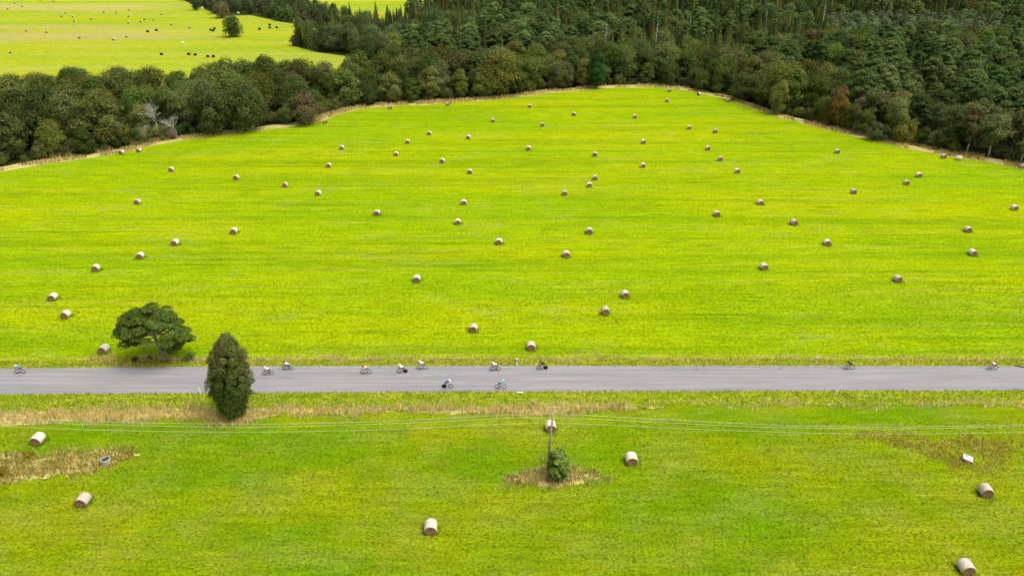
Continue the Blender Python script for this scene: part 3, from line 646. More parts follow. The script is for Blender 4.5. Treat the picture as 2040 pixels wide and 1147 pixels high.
# ---- scattered woods
W = []
TRY = 60000
def hsh(a, b, s): return float(clumpy(np.array([[a + 4000.0, b + 4000.0]]), s, 0, 51)[0])
for i in range(TRY):
    u = r4.rand(); xw = -430 + 1040 * r4.rand(); yw = 185 + 700 * r4.rand() ** 1.15
    px, py = proj((xw, yw, 0))
    q = np.array([[px, py]])
    if px < -290 or px > 2340 or py < -44: continue
    ib, iw, ih = in_poly(q, BELT)[0], in_poly(q, WOOD)[0], in_poly(q, HEDGE)[0]
    if not (ib or iw or ih): continue
    if any(in_poly(q, g_)[0] for g_ in GAPS): continue
    de = dedge(xw, yw)
    if de < 3.5: continue
    _, yt15 = proj((xw, yw, 15)); nz = hsh(xw, yw, 22.0)
    word = ''; where = ''
    if ih:
        kind, h, j = 'broadleaf_tree', rnd.uniform(6.5, 9.5), rnd.randrange(3); col = DK[j]; word = 'dark green'; where = ' in the far hedge'; d = 5.5
        if rnd.random() < .3: col = (.10, .10, .045); word = 'brownish'
    elif ib and not (iw and px > 740):
        j = rnd.randrange(6); kind, col, word = 'broadleaf_tree', OL[j], OLW[j]; h = rnd.uniform(11, 15.5) if de > 9 else rnd.uniform(8, 13); where = ' in the left belt'; d = 6.6
        if de < 6: h *= .7
    else:
        d = 6.6
        if px > 1770 and de < 13 and rnd.random() < .7:
            kind, col, word, h, d = 'birch_tree', rnd.choice([(.19, .20, .06), (.165, .19, .06), (.22, .20, .08)]), 'slender', rnd.uniform(9, 13.5), 4.6
        elif px > 1600 and de < 10:
            j = rnd.randrange(6); kind, col, word = ('broadleaf_tree', OL[j], OLW[j]); h = rnd.uniform(5, 9); where = ' at the right wood edge'; d = 5
        elif px > 1600 and de < 20 and rnd.random() < .45:
            j = rnd.randrange(6); kind, col, word = ('broadleaf_tree', OL[j], OLW[j]); h = rnd.uniform(8, 12); where = ' in the right wood edge'
        elif px < 1600 and de < (34 if px < 1400 else 26) and px > 720:
            j = rnd.randrange(6); kind, col, word = 'broadleaf_tree', OL[j], OLW[j]; h = rnd.uniform(11, 15.5) if de > 8 else rnd.uniform(6, 12); where = ' along the top field edge'
        elif px < 800 and yt15 > 38:
            j = rnd.randrange(3); kind, col, word = 'broadleaf_tree', DK[j], 'dark green'; h = rnd.uniform(11, 15); where = ' at the left of the wood'
            if rnd.random() < .3: col, word = OL[0], 'olive'
        elif px < 940 and yt15 > 48:
            kind, col, word, h = 'pine_tree', PI[rnd.randrange(3)], 'broad dark', rnd.uniform(15, 19)
        elif 1475 < px < 1780 and yt15 > 72:
            kind, col, word, h = 'pine_tree', PI[rnd.randrange(3)], 'mid green', rnd.uniform(14, 18)
            if nz > .62: kind, col, word, h = 'broadleaf_tree', OL[rnd.randrange(5)], 'olive', rnd.uniform(11, 14)
        elif 1740 < px < 1850 and 92 < yt15 < 122:
            kind, col, word, h, d = 'spruce_tree', SP[2], 'very dark', rnd.uniform(14, 17), 4.6
        elif px >= 1780 and yt15 > 88:
            kind, col, word, h = 'pine_tree', PI[rnd.randrange(4)], 'deep green', rnd.uniform(11, 19)
        elif 1640 < px < 1990 and 8 < yt15 < 44:
            kind, col, word, h, d = 'pine_tree', (.135, .180, .078), 'pale bluish', rnd.uniform(11, 13), 5.2
        elif px > 1600 and 44 <= yt15 <= 100:
            j = rnd.randrange(6); kind, col, word, h = 'broadleaf_tree', OL[j], OLW[j], rnd.uniform(11, 15)
            if nz > .5: kind, col, word, h = 'pine_tree', PI[rnd.randrange(4)], 'green', rnd.uniform(13, 16)
        elif px < 960 and yt15 > 5:
            kind, col, word, h, d = 'spruce_tree', SP[rnd.randrange(4)], 'dark', rnd.uniform(12, 18.5), 5.4
            if nz > .62: kind, col, word, h = 'broadleaf_tree', DK[0], 'dark green', rnd.uniform(12, 15)
        else:
            if nz < .52: kind, col, word, h, d = 'spruce_tree', SP[rnd.randrange(4)], 'dark', rnd.uniform(12, 19), 5.6
            else: kind, col, word, h = 'pine_tree', PI[rnd.randrange(4)], 'bluish green', rnd.uniform(14, 18)
            if rnd.random() < .08: kind, col, word, h = 'broadleaf_tree', OL[1], 'grey green', rnd.uniform(12, 15)
    if not ok(xw, yw, d): continue
    take(xw, yw, d)
    f_ = rnd.uniform(.58, 1.42); col = (col[0] * f_ * rnd.uniform(.93, 1.08), col[1] * f_, col[2] * f_)
    W.append((kind, xw, yw, h, col, word, where, px, py))
def shown(t):
    x, y, h = t[1], t[2], t[3]; a = proj((x, y, h)); b = proj((x, y, 0))
    return -40 < a[0] < 2080 and -5 < b[1] and a[1] < 1147
rest = []; cnt = {}
for kind in ('broadleaf_tree', 'birch_tree', 'pine_tree', 'spruce_tree'):
    L = [t for t in W if t[0] == kind and shown(t)]; rest += [t for t in W if t[0] == kind and not shown(t)]
    already = len([o for o in C.objects if o.name.startswith(kind) and not o.parent])
    L.sort(key=lambda t: math.hypot(t[1], t[2]))
    keep = 300 - already; cnt[kind] = (len(L), min(len(L), keep))
    for t in L[:keep]:
        near = math.hypot(t[1], t[2]) < 330
        wide = rnd.uniform(1.0, 1.35) if kind == 'broadleaf_tree' else rnd.uniform(.8, 1.3)
        plant(kind, t[1], t[2], t[3], t[4], word=t[5], where=t[6], wide=wide, parts=near)
    rest += L[keep:]
print('TREES', cnt, 'rest', len(rest))
# the trees past the count: one mass
VV = []; AA = []; r5 = np.random.RandomState(9)
LOD = {'birch_tree': [crown_broad(740 + i, Rr=.26, base=.4, lobes=16, nl=900, size=.055) for i in range(2)],
       'broadleaf_tree': [crown_broad(700 + i, Rr=.37, lobes=20, nl=1200, size=.058) for i in range(4)],
       'pine_tree': [crown_pine(710 + i, nl=1200, size=.050, pads=30) for i in range(4)],
       'spruce_tree': [crown_spruce(720 + i, size=.045, dens=.45) for i in range(3)]}
for kind, x, y, h, col, *_ in rest:
    V = LOD[kind][r5.randint(len(LOD[kind]))]
    if kind == 'spruce_tree':
        pass
    a = r5.rand() * 6.28; c_, s_ = math.cos(a), math.sin(a)
    P = V.copy(); P[:, 0], P[:, 1] = V[:, 0] * c_ - V[:, 1] * s_, V[:, 0] * s_ + V[:, 1] * c_
    P = P * h + np.array([x, y, 0]); VV.append(P.astype(np.float32)); AA.append(np.tile(np.array([*col, 1.0], dtype=np.float32), (len(P), 1)))
if VV:
    V = np.concatenate(VV); A = np.concatenate(AA)
    o = link('distant_wood', leafmesh('distant_wood', V, LEAFA, A)); tag(o, 'unbroken mass of tree crowns deep in the wood at the top of the photo', 'wood', kind='stuff')
# bushes under the wood edge
nb_ = 0
for i in range(900):
    k = rnd.randrange(1, len(EP) - 2); a, b = EP[k], EP[k + 1]; t = rnd.random(); d = b - a; L = d.length; nrm = Vector((-d.y, d.x)) / L
    if rnd.random() > L / 28: continue
    p = a + d * t + nrm * rnd.uniform(4.2, 8.5); px, py = proj((p.x, p.y, 0))
    if not (-20 < px < 2060) or not ok(p.x, p.y, 3.0): continue
    take(p.x, p.y, 3.0); j = rnd.randrange(6); c_ = OL[j]; h = rnd.uniform(1.8, 4.5)
    plant('bush', p.x, p.y, h, c_, word='low ' + OLW[j], where=' at the foot of the wood edge', wide=rnd.uniform(.8, 1.2)); nb_ += 1
    if nb_ > 120: break
for px, py in [(225, 290), (245, 284), (262, 276), (215, 276), (238, 268), (262, 262), (205, 296), (280, 268), (228, 262), (250, 256), (355, 268), (372, 262)]:
    p = at(px, py); plant('bush', p.x, p.y, rnd.uniform(1.5, 3), (.06, .11, .02), word='low fresh green', where=' in the ditch gap of the left belt', wide=1.3)
# ---------------------------------------------------------------- bare trees
def bare_tree(seed, hgt, spread, depth=5, r0=.22):
    rn = random.Random(seed); m = MB()
    def br(p, d, L, r, k):
        q = p + d * L * .5 + Vector([rn.uniform(-.08, .08) * L for _ in range(3)]); e = p + d * L
        m.tube([p, q, e], [r, r * .8, r * .6], 4 if k < 3 else 5, False)
        if k == 0: return
        for _ in range(3 if k > 1 else 4):
            v = (d + Vector((rn.gauss(0, spread), rn.gauss(0, spread), rn.gauss(.12, spread * .6)))).normalized()
            br(p.lerp(e, rn.uniform(.55, 1)), v, L * rn.uniform(.6, .82), r * .58, k - 1)
    br(Vector((0, 0, 0)), Vector((rn.uniform(-.2, .2), 0, 1)).normalized(), hgt * .3, r0, depth)
    return m
bt = [bare_tree(3, 11, .55, 5, .26), bare_tree(8, 10, .6, 5, .24)]
bmesh_ = [b.mesh('bare_willow_branches', DEAD) for b in bt]
for (px, pb, k, s, lab) in [(318, 266, 0, 1.3, 'tall bare grey willow standing in a gap of the left belt'), (352, 274, 1, 1.0, 'smaller bare grey willow leaning right beside the taller one'), (296, 281, 1, .75, 'low bare brush on the left of the grey willows by the field edge')]:
    b = at(px, pb); r = empty('dead_tree', (b.x, b.y, 0), k * 1.3, s); link('branches', bmesh_[k], r); tag(r, lab, 'dead tree')
for px, pb, h, c_, lab in [(284, 284, 3.8, (0.300, 0.225, 0.090), 'tawny bush under the bare willow, left side'), (318, 277, 4.0, (0.255, 0.270, 0.090), 'yellowish bush under the middle of the bare willow'), (344, 277, 3.0, (0.225, 0.195, 0.135), 'greyish brown bush under the right side of the bare willow'), (290, 262, 8, (0.210, 0.210, 0.060), 'olive bush behind the bare willow on its left')]:
    b = at(px, pb); plant('bush', b.x, b.y, h, c_, wide=.8, label=lab)
def snag_mesh(seed):
    rn = random.Random(seed); m = MB(); m.tube([(0, 0, 0), (.1, 0, .5 * 18), (0, .1, 18)], [.36, .24, .07], 6)
    for i in range(110):
        z = 3.5 + 14 * i / 90; a = rn.random() * 6.28; L = (18.5 - z) * .16 * rn.uniform(.5, 1.2)
        m.tube([(0, 0, z), (math.cos(a) * L * .6, math.sin(a) * L * .6, z - .05 * L), (math.cos(a) * L, math.sin(a) * L, z - .45 * L)], [.085, .07, .045], 3, False)
    return m
sn = [snag_mesh(1), snag_mesh(2)]; snm = [m.mesh('snag', DEAD) for m in sn]
BRD = bark_mat('reddish_dead_twigs', (.22, .13, .10), (.30, .19, .15))
snr = sn[0].mesh('snag_red', BRD)
for i, (px, ptp, h, k) in enumerate([(1519, 22, 16, 0), (1632, 12, 18, 0), (1205, 52, 15, 1), (1303, 48, 18, 0), (1307, 60, 14, 1), (743, 24, 14, 2), (820, 33, 14, 2), (1042, 10, 15, 0), (1370, 36, 14, 1), (1222, 36, 13, 0), (1650, -4, 16, 1), (1610, 0, 15, 0), (1676, 22, 12, 2), (1832, 30, 12, 2), (1854, 34, 12, 2), (1283, 26, 14, 2), (1495, 6, 16, 0), (1448, 30, 14, 1)]):
    lo, hi = 0, 300          # foot of the snag from its top pixel and height
    for _ in range(40):
        m_ = (lo + hi) / 2
        if proj(at(px, m_) + Vector((0, 0, h)))[1] < ptp: lo = m_
        else: hi = m_
    b = at(px, lo); r = link('dead_spruce', snr if k == 2 else snm[k]); r.location = (b.x, b.y, 0); r.scale = (h / 17, h / 17, h / 17); r.rotation_euler = (0, 0, i)
    if i == 16: r.rotation_euler = (0, .2, 0)
    tag(r, unique(('bare reddish' if k == 2 else 'bare pale grey') + ' dead spruce', px, ptp + 12), 'dead tree', 'dead spruces in the wood')
# ---------------------------------------------------------------- the two roadside trees and the pole shrub
rs3 = np.random.RandomState(21)
b = at(328, 719); hP = height_to(b, 604)
root = empty('pine_tree', (b.x, b.y, 0)); tag(root, 'wide spreading pine with a bare leaning trunk on the upper verge', 'tree')
# pine outline in metres about the foot: pads of needles on limbs
out = []; limbs = MB(); tp_ = Vector((-.75, 0, hP * .52))
trp = [(0, 0, 0), (-.12, 0, hP * .13), (-.35, .05, hP * .27), (-.6, .1, hP * .40), (-.75, 0, hP * .55), (-.9, 0, hP * .75)]
limbs.tube(trp, [.42, .33, .29, .26, .19, .08], 10)
SW = 1 / 13.0
npad = 120
for i in range(npad):
    # pad centres inside a wide flattened outline; x limits read as metres left and right of the foot
    a = i * 2.399; q = ((i + .5) / npad) ** .5
    zx = rs3.rand(); r_ = q * 5.15
    cx_, cy_ = -.85 + r_ * math.cos(a), .5 + r_ * .62 * math.sin(a)
    dome = hP * (.30 + .60 * math.sqrt(max(0, 1 - (q * .97) ** 2)))
    z = dome - rs3.rand() * hP * .16 if i % 3 else hP * (.38 + .18 * rs3.rand())
    if i % 3 == 0: z = hP * (.38 + .13 * rs3.rand()) + .9 * (1 - q) + max(0, -cy_) * .6
    if cx_ > 1.2: z -= hP * .05
    if i % 9 == 4: z += .5
    if i % 3 == 0 and abs(cx_ + .2) < 1.7 and cy_ < 1.2: continue
    if i % 11 == 5: continue
    pr = .7 + .5 * rs3.rand()
    n = 460; d = sph(n, rs3); d[:, 2] = np.abs(d[:, 2]) - .2
    P = np.array([cx_, cy_, z]) + d * pr * np.array([1, 1, .62]) * (.65 + .5 * rs3.rand(n, 1))
    out.append(leaves(P, d * .7 + np.array([cx_ * .08, cy_ * .08, .4]), np.full(n, .21), rs3, .42))
    if i % 3 == 0:
        s0 = Vector(trp[3]).lerp(Vector(trp[5]), rs3.rand()); e = Vector((cx_, cy_, z - .15)); mid = s0.lerp(e, .5) + Vector((0, 0, -.25))
        limbs.tube([s0, mid, e], [.10, .07, .03], 5)
for (x_, y_, z_, r_) in [(1.9, -.5, hP * .24, .9), (2.5, -.2, hP * .26, .8), (1.4, -.8, hP * .30, .8), (2.9, .2, hP * .33, .9), (-4.0, -.6, hP * .40, .9), (-5.0, 0, hP * .44, .9), (-5.9, 0, hP * .52, .75), (-2.9, -1.2, hP * .41, .8), (3.2, 1, hP * .4, .9)]:
    n = 320; d = sph(n, rs3); P = np.array([x_, y_, z_]) + d * r_ * np.array([1, 1, .7]) * (.6 + .5 * rs3.rand(n, 1)); out.append(leaves(P, d, np.full(n, .26), rs3, .6))
V = np.concatenate(out); link('crown', leafmesh('roadside_pine_crown', V), root, (.112, .165, .028)); link('trunk', limbs.mesh('roadside_pine_trunk', bark_mat('roadside_pine_bark', (.20, .16, .145), (.34, .28, .25), 5), True), root)
# columnar tree
b = at(466, 826); hC = height_to(b, 667); root = empty('columnar_tree', (b.x, b.y, 0)); tag(root, 'tall narrow egg shaped tree with brownish top, below the road', 'tree')
rs3 = np.random.RandomState(33); out = []; colr = []
for i in range(210):
    q = (i + rs3.rand()) / 210; z = .3 + (hC - .9) * q
    env = 3.0 * min(1, (.45 + q * 1.6)) * (1 - max(0, (q - .35) / .65) ** 2.3) ** .6; env = min(env, 3.0) * .95
    a = i * 2.399; rr = env * (.60 + .42 * rs3.rand()) if i % 7 else env * .3; lr = .45 + .4 * rs3.rand()
    n = 300; d = sph(n, rs3); d[:, 2] = np.abs(d[:, 2]) * 1.2 - .25
    P = np.array([rr * math.cos(a) + 1.0 * q, rr * math.sin(a), z]) + d * lr * np.array([.9, .9, 1.35]) * (.6 + .5 * rs3.rand(n, 1))
    out.append(leaves(P, d + np.array([math.cos(a) * .4, math.sin(a) * .4, .3]), np.full(n, .15), rs3, .4))
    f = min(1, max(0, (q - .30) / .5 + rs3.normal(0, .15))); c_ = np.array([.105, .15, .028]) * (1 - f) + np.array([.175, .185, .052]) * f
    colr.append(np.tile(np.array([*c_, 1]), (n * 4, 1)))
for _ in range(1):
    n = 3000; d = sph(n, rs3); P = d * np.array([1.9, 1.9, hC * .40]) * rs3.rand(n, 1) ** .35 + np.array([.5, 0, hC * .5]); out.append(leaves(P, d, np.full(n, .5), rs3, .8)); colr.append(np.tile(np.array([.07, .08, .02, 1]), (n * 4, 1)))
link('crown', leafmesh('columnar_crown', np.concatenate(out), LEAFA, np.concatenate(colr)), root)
m = MB(); m.tube([(0, 0, 0), (-.05, 0, hC * .4), (-.2, 0, hC * .85)], [.26, .17, .05], 8); link('trunk', m.mesh('columnar_trunk', BARK, True), root)
# pole shrub
b = at(1110, 952); hS = height_to(b, 896)
V = crown_broad(900, Rr=.31, base=.02, lobes=26, nl=3400, size=.075, point=.3); root = empty('shrub', (b.x, b.y, 0), 0, hS); tag(root, 'dense green shrub growing against the foot of the utility pole', 'shrub')
link('foliage', leafmesh('pole_shrub', V), root, (.16, .235, .042)); m = trunk_mb(.5, .03, .01, 0, 3, .2, 5, .1); link('stem', m.mesh('shrub_stem', BARK), root)
b = at(378, 716); V = crown_broad(901, Rr=.75, base=.02, lobes=14, nl=1300, size=.11, point=.1); root = empty('shrub', (b.x, b.y, 0), 0, 1.1); tag(root, 'low dark green shrub under the right side of the spreading pine', 'shrub')
sm = leafmesh('low_shrub', V); link('foliage', sm, root, (.11, .17, .03)); stm = trunk_mb(.5, .03, .01, 0, 3, .2, 5, .1).mesh('low_stem', BARK); link('stem', stm, root)
for px, py, h, c_, lab in [(270, 719, .7, (.12, .13, .03), 'small dull green bush in dry grass left of the pine trunk'), (300, 715, .6, (.2, .19, .06), 'tiny pale bush just left of the pine trunk'), (2000, 966, .7, (.06, .13, .02), ''), (60, 912, .9, (.30, .24, .02), 'yellow flowering clump at the top of the left weed strip'), (8, 946, 1.0, (.27, .21, .02), 'golden weed clump at the left edge of the photo in the weed strip')]:
    if not lab: continue
    b = at(px, py); root = empty('shrub', (b.x, b.y, 0), px, h); tag(root, lab, 'shrub'); link('foliage', sm, root, c_); link('stem', stm, root)
# ---------------------------------------------------------------- bales
def bale_meshes(seed, L=1.25, Rr=.67, body=None, end=None, slump=.06):
    rn = random.Random(seed); m = MB(); n = 28; prof = [(-L / 2, .93), (-L / 2 + .05, .985), (-L / 4, 1.0), (0, 1.005), (L / 4, 1.0), (L / 2 - .05, .985), (L / 2, .93)]
    wob = [1 + rn.uniform(-.012, .012) for _ in range(n)]
    def pt(y, k, a): 
        x = Rr * k * math.cos(a); z = Rr * k * math.sin(a)
        if z < -Rr * .8: z = -Rr * .8 - (-z - Rr * .8) * .35
        return (x * (1 + slump * .5), y, z + Rr * .87)
    vs = []; fs = []
    for i, (y, k) in enumerate(prof):
        for j in range(n): vs.append(pt(y, k * wob[j], 2 * math.pi * j / n))
    for i in range(len(prof) - 1):
        for j in range(n): a, b_ = i * n + j, i * n + (j + 1) % n; fs.append((a, a + n, b_ + n, b_))
    m.add(vs, fs); bm_ = m.mesh('bale_body', body, True); ends = []
    for sgn in (-1, 1):
        e = MB(); vs = []; fs = []; rings = [(1, 0), (.86, .02), (.6, .005), (.3, -.02), (.04, -.035)]
        for (k, dy) in rings:
            for j in range(n): vs.append(pt(sgn * (L / 2 + dy + rn.uniform(-.012, .012) * (k < 1)), .93 * k * (wob[j] if k == 1 else 1), 2 * math.pi * j / n))
        for i in range(len(rings) - 1):
            for j in range(n): a, b_ = i * n + j, i * n + (j + 1) % n; fs.append((a, b_, b_ + n, a + n) if sgn < 0 else (a, a + n, b_ + n, b_))
        fs.append(tuple(range((len(rings) - 1) * n, len(rings) * n))); e.add(vs, fs); ends.append(e.mesh('bale_end', end))
    return bm_, ends
mw = N('bale_net_wrap', .75, .25); a1 = mw.noise(3.0, mw.coords((.5, 3.5, .5)), 4, .6); a2 = mw.noise(2.2, None, 3); oi = mw.n('ShaderNodeObjectInfo')
cw = mw.mix(mw.rng(a1, .35, .68), (.74, .66, .55), (.56, .46, .33)); cw = mw.mix(mw.math('MULTIPLY', mw.rng(a2, .55, .75), .5), cw, (.50, .38, .25)); cw = mw.scale(cw, mw.rng(oi.outputs['Random'], 0, 1, .78, 1.14)); WRAP = mw.out(cw, a1, .02)
me_ = N('bale_straw_end', .95, .05); tc = me_.n('ShaderNodeTexCoord'); mp = me_.n('ShaderNodeMapping'); mp.inputs['Location'].default_value = (0, 0, -.58); mp.inputs['Scale'].default_value = (1, 0, 1); me_.l(tc.outputs['Object'], mp.inputs[0])
wv = me_.n('ShaderNodeTexWave', wave_type='RINGS', rings_direction='SPHERICAL'); wv.inputs['Scale'].default_value = 2.6; wv.inputs['Distortion'].default_value = 5; wv.inputs['Detail'].default_value = 3; wv.inputs['Detail Scale'].default_value = 2.5; me_.l(mp.outputs[0], wv.inputs[0])
e2 = me_.noise(7, None, 4, .8); ce = me_.mix(wv.outputs['Fac'], (.20, .105, .062), (.36, .21, .13)); ce = me_.scale(ce, me_.rng(e2, .3, .7, .6, 1.6)); STRAWM = me_.out(ce, e2, .08)
WHITEW = plain('white_film', (.78, .78, .76), .4, .5)
mbk = N('black_film', .15, .7); BLACKW = mbk.out((.012, .012, .014), mbk.noise(4, None, 3), .03)
bales = [bale_meshes(i, 1.22, .655, WRAP, STRAWM) for i in range(3)] + [bale_meshes(5, 1.3, .70, WRAP, STRAWM)]
wrapb = bale_meshes(11, 1.25, .66, BLACKW, BLACKW, .02); whiteb = bale_meshes(12, 1.25, .66, WHITEW, WHITEW, .02)
def put_bale(px, py, ms, rz, name, label, cat, grp, R_=.62):
    p = at(px, py, R_); r = empty(name, (p.x, p.y, -.03), rz, (rb.uniform(.95, 1.05), rb.uniform(.94, 1.06), rb.uniform(.93, 1.03))); tag(r, label, cat, grp)
    link('wrapping', ms[0], r); link('end_face', ms[1][0], r); link('end_face', ms[1][1], r); return r
MAIN = [(242, 303), (277, 299), (341, 337), (274, 401), (471, 353), (568, 368), (349, 482), (466, 459), (279, 508), (191, 533), (105, 590), (131, 625), (207, 694), (648, 242), (681, 294), (655, 329), (634, 384), (751, 423), (777, 214), (892, 207), (812, 282), (855, 265), (789, 306), (881, 320), (936, 341), (933, 273), (924, 402), (912, 441), (982, 240), (994, 480), (830, 554), (943, 652), (1058, 688), (1055, 211), (1053, 295), (1081, 248), (1143, 227), (1125, 384), (1174, 368), (1185, 354), (1185, 307), (1174, 459), (1128, 505), (1206, 618), (1245, 585), (1265, 232), (1282, 282), (1281, 329), (1329, 200), (1334, 180), (1393, 187), (1373, 254), (1425, 261), (1410, 295), (1435, 316), (1469, 340), (1451, 200), (1428, 425), (1515, 402), (1522, 530), (1582, 442), (1648, 482), (1668, 301), (1701, 381), (1789, 554), (1806, 363), (1831, 348), (1880, 311), (1911, 315), (1929, 456), (1938, 502), (2021, 413), (2039, 331)]
SPECIAL = {(207, 694): 'round hay bale just above the road, left of the spreading pine', (1058, 688): 'round hay bale nearest the road in the big mown field, near its middle', (943, 652): 'round hay bale above the teal cyclist, second closest to the road in mid field',
           (1245, 585): 'upper right bale of a close pair in the mown field right of centre', (1206, 618): 'lower left bale of a close pair in the mown field right of centre', (242, 303): 'left bale of two at the reeds on the upper left field edge', (277, 299): 'right bale of two at the reeds on the upper left field edge',
           (648, 242): 'hay bale alone by the reeds below the round brown bush', (1334, 180): 'hay bale at the very top of the mown field, touching the reeds', (1880, 311): 'left bale of two on the right edge of the field by the bushes', (1911, 315): 'right bale of two by the right bushes, turned to show its pale side', (2039, 331): 'hay bale cut off by the right side of the photo near the bushes'}
rb = random.Random(8)
for i, (x, y) in enumerate(MAIN):
    rz = rb.uniform(-.12, .12)
    if (x, y) == (1911, 315): rz = 1.0
    if (x, y) == (1393, 187): rz = -.9
    if (x, y) in ((648, 242), (892, 207), (777, 214)): rz = .6
    put_bale(x, y, bales[i % 3], rz, 'hay_bale', SPECIAL.get((x, y)) or unique('netted round bale in the mown field', x, y), 'hay bale', 'round bales in the mown field')
for x, y, lab in [(75, 873, 'pale round bale below the wires at the left edge of the near field'), (165, 994, 'pale round bale just below the left strip of dry weeds'), (858, 1048, 'pale round bale alone at the bottom of the near field, left of centre'), (1097, 848, 'pale round bale crossed by the top of the utility pole'), (1258, 912, 'pale round bale to the right of the utility pole and its shrub'), (1964, 976, 'weathered greyish bale below the tilted white slab at right'), (1925, 1127, 'round bale in the bottom right corner of the photo')]:
    put_bale(x, y, bales[3], rb.uniform(-.08, .08) - (.12 if x == 1964 else 0), 'hay_bale', lab, 'hay bale', 'round bales in the near field', .64)
FAR = [(15, 18), (30, 6), (43.5, 12.5), (80, 0), (106, 3), (122, 32.5), (130, 26), (145, 33), (148, 42), (181, 37.5), (206, 25), (230.5, 26), (256, 20), (256, 33), (255.5, 45.5), (287.5, 38.5), (280.5, 43), (305, 39.5), (322, 28), (52.5, 61), (92, 64), (158, 75), (226, 78.5), (252, 73), (19.5, 104), (341, 49), (377, 55)]
for i, (x, y) in enumerate(FAR):
    wp = at(x, y); put_bale(x, y, bales[i % 3], -math.atan2(wp.x, wp.y) + rb.uniform(-.35, .35), 'hay_bale', unique('tiny brown bale in the far field', x, y), 'hay bale', 'round bales in the far field')
for i, (x, y) in enumerate([(294, 62.5), (311.5, 60), (420, 59.5), (424.5, 61), (427, 57), (517, 57.5), (537.5, 49.5), (537.5, 55), (551.5, 54.5), (321.5, 107.5), (376, 107.5), (389, 108.5), (414, 112), (425, 112), (440, 128.5), (452, 128)]):
    put_bale(x, y, wrapb, 1.57 + rb.uniform(-.15, .15), 'wrapped_bale', unique('black wrapped bale in the far field', x, y), 'wrapped bale', 'black wrapped bales in the far field')
for x, y, lab in [(364, 85.5, 'white wrapped bale alone in the middle of the far field'), (403, 16, 'white wrapped bale beside the small dark tree at top left'), (474.5, 26, 'white wrapped bale in front of the far hedge')]:
    put_bale(x, y, whiteb, 1.5, 'wrapped_bale', lab, 'wrapped bale', 'white wrapped bales in the far field')
# ---------------------------------------------------------------- roadside posts, slab, ring, pole and wires
WHITE = plain('white_paint', (.88, .88, .86), .5, .4); BLK = plain('black_band', (.02, .02, .02), .5, .4); REFL = plain('grey_reflector', (.5, .5, .52), .25, .6)
def post(px, py, hgt, tilt, label, bandit=True):
    b = at(px, py); r = empty('marker_post', (b.x, b.y, 0)); r.rotation_euler = (0, tilt, 0); tag(r, label, 'marker post', 'white marker posts along the road')
    m = MB(); m.tube([(0, 0, 0), (0, 0, hgt * .6)], [.12, .11], 10)
    m.tube([(0, 0, hgt * .76), (0, 0, hgt * .97), (.0, .0, hgt)], [.11, .10, .05], 10) if bandit else m.tube([(0, 0, hgt * .6), (0, 0, hgt * .97), (0, 0, hgt)], [.11, .10, .05], 10)
    link('post_body', m.mesh('post_body', WHITE, False), r)
    if bandit:
        q = MB(); q.tube([(0, 0, hgt * .6), (0, 0, hgt * .76)], [.115, .115], 10); bd = link('black_band', q.mesh('post_band', BLK), r)
        q = MB(); q.box((0, -.118, hgt * .68), (.05, .01, .1)); link('reflector', q.mesh('post_reflector', REFL), bd)
    return r
post(1029.3, 726.5, 1.15, 0, 'white post with a black band on the upper road edge near the centre')
post(1625, 723.5, 1.1, .04, 'white post with a black band on the upper road edge at right')
post(400, 786, 1.25, -.10, 'short plain white post just left of the columnar tree', False)
post(1666, 781, 1.3, .42, 'plain white post leaning right on the lower road edge', False)
b = at(1034.5, 782.3); r = link('white_kerbstone', None) if False else None
m = MB(); m.box((0, 0, .07), (1.0, .22, .14)); m.box((0, .13, .03), (.92, .05, .07)); me = m.mesh('culvert_kerb', WHITE); o = link('culvert_kerb', me); o.location = (b.x, b.y, 0); o.rotation_euler = (0, 0, -.03); tag(o, 'short white kerb stone lying on the lower road edge near the centre', 'kerb stone')
bm = bmesh.new(); bm.from_mesh(me); bmesh.ops.bevel(bm, geom=bm.edges[:], offset=.02, segments=2); bm.to_mesh(me); bm.free()
# dark debris at the right end of the road
b = at(2030, 730); m = MB(); rn = random.Random(3)
for i in range(9): m.ball((-.5 + .13 * i, .25 - .07 * i + rn.uniform(-.03, .03), .07), rn.uniform(.09, .15), 0, 7, 5, (1.3, .8, .6))
o = link('mud_clod', m.mesh('mud_clod', plain('mud', (.09, .07, .055), .95, .05))); o.location = (b.x, b.y, .01); tag(o, 'small heap of dark mud on the upper road edge at far right', 'mud')
# concrete ring
CONC = N('concrete', .9, .2); CONC = CONC.out(CONC.mix(CONC.noise(3), (.34, .32, .30), (.52, .50, .46)), CONC.noise(12), .02)
b = at(212, 921); r = empty('well_ring', (b.x, b.y, 0)); tag(r, 'round concrete well ring full of weeds at the right of the weed strip', 'well ring')
m = MB(); vs = []; fs = []; n = 32
prof = [(.62, 0), (.62, .62), (.60, .66), (.53, .66), (.51, .62), (.51, 0)]
for k_, (rr, z) in enumerate(prof):
    for j in range(n): vs.append((rr * math.cos(2 * math.pi * j / n), rr * math.sin(2 * math.pi * j / n), z))
for k_ in range(len(prof) - 1):
    for j in range(n): a, c_ = k_ * n + j, k_ * n + (j + 1) % n; fs.append((a, c_, c_ + n, a + n))
m.add(vs, fs); link('ring_wall', m.mesh('ring_wall', CONC, False), r)
m = MB(); m.ball((0, 0, .40), .50, 0, 16, 6, (1, 1, .16)); link('soil_fill', m.mesh('soil', plain('dark_soil', (.07, .05, .035), .95, .05)), r)
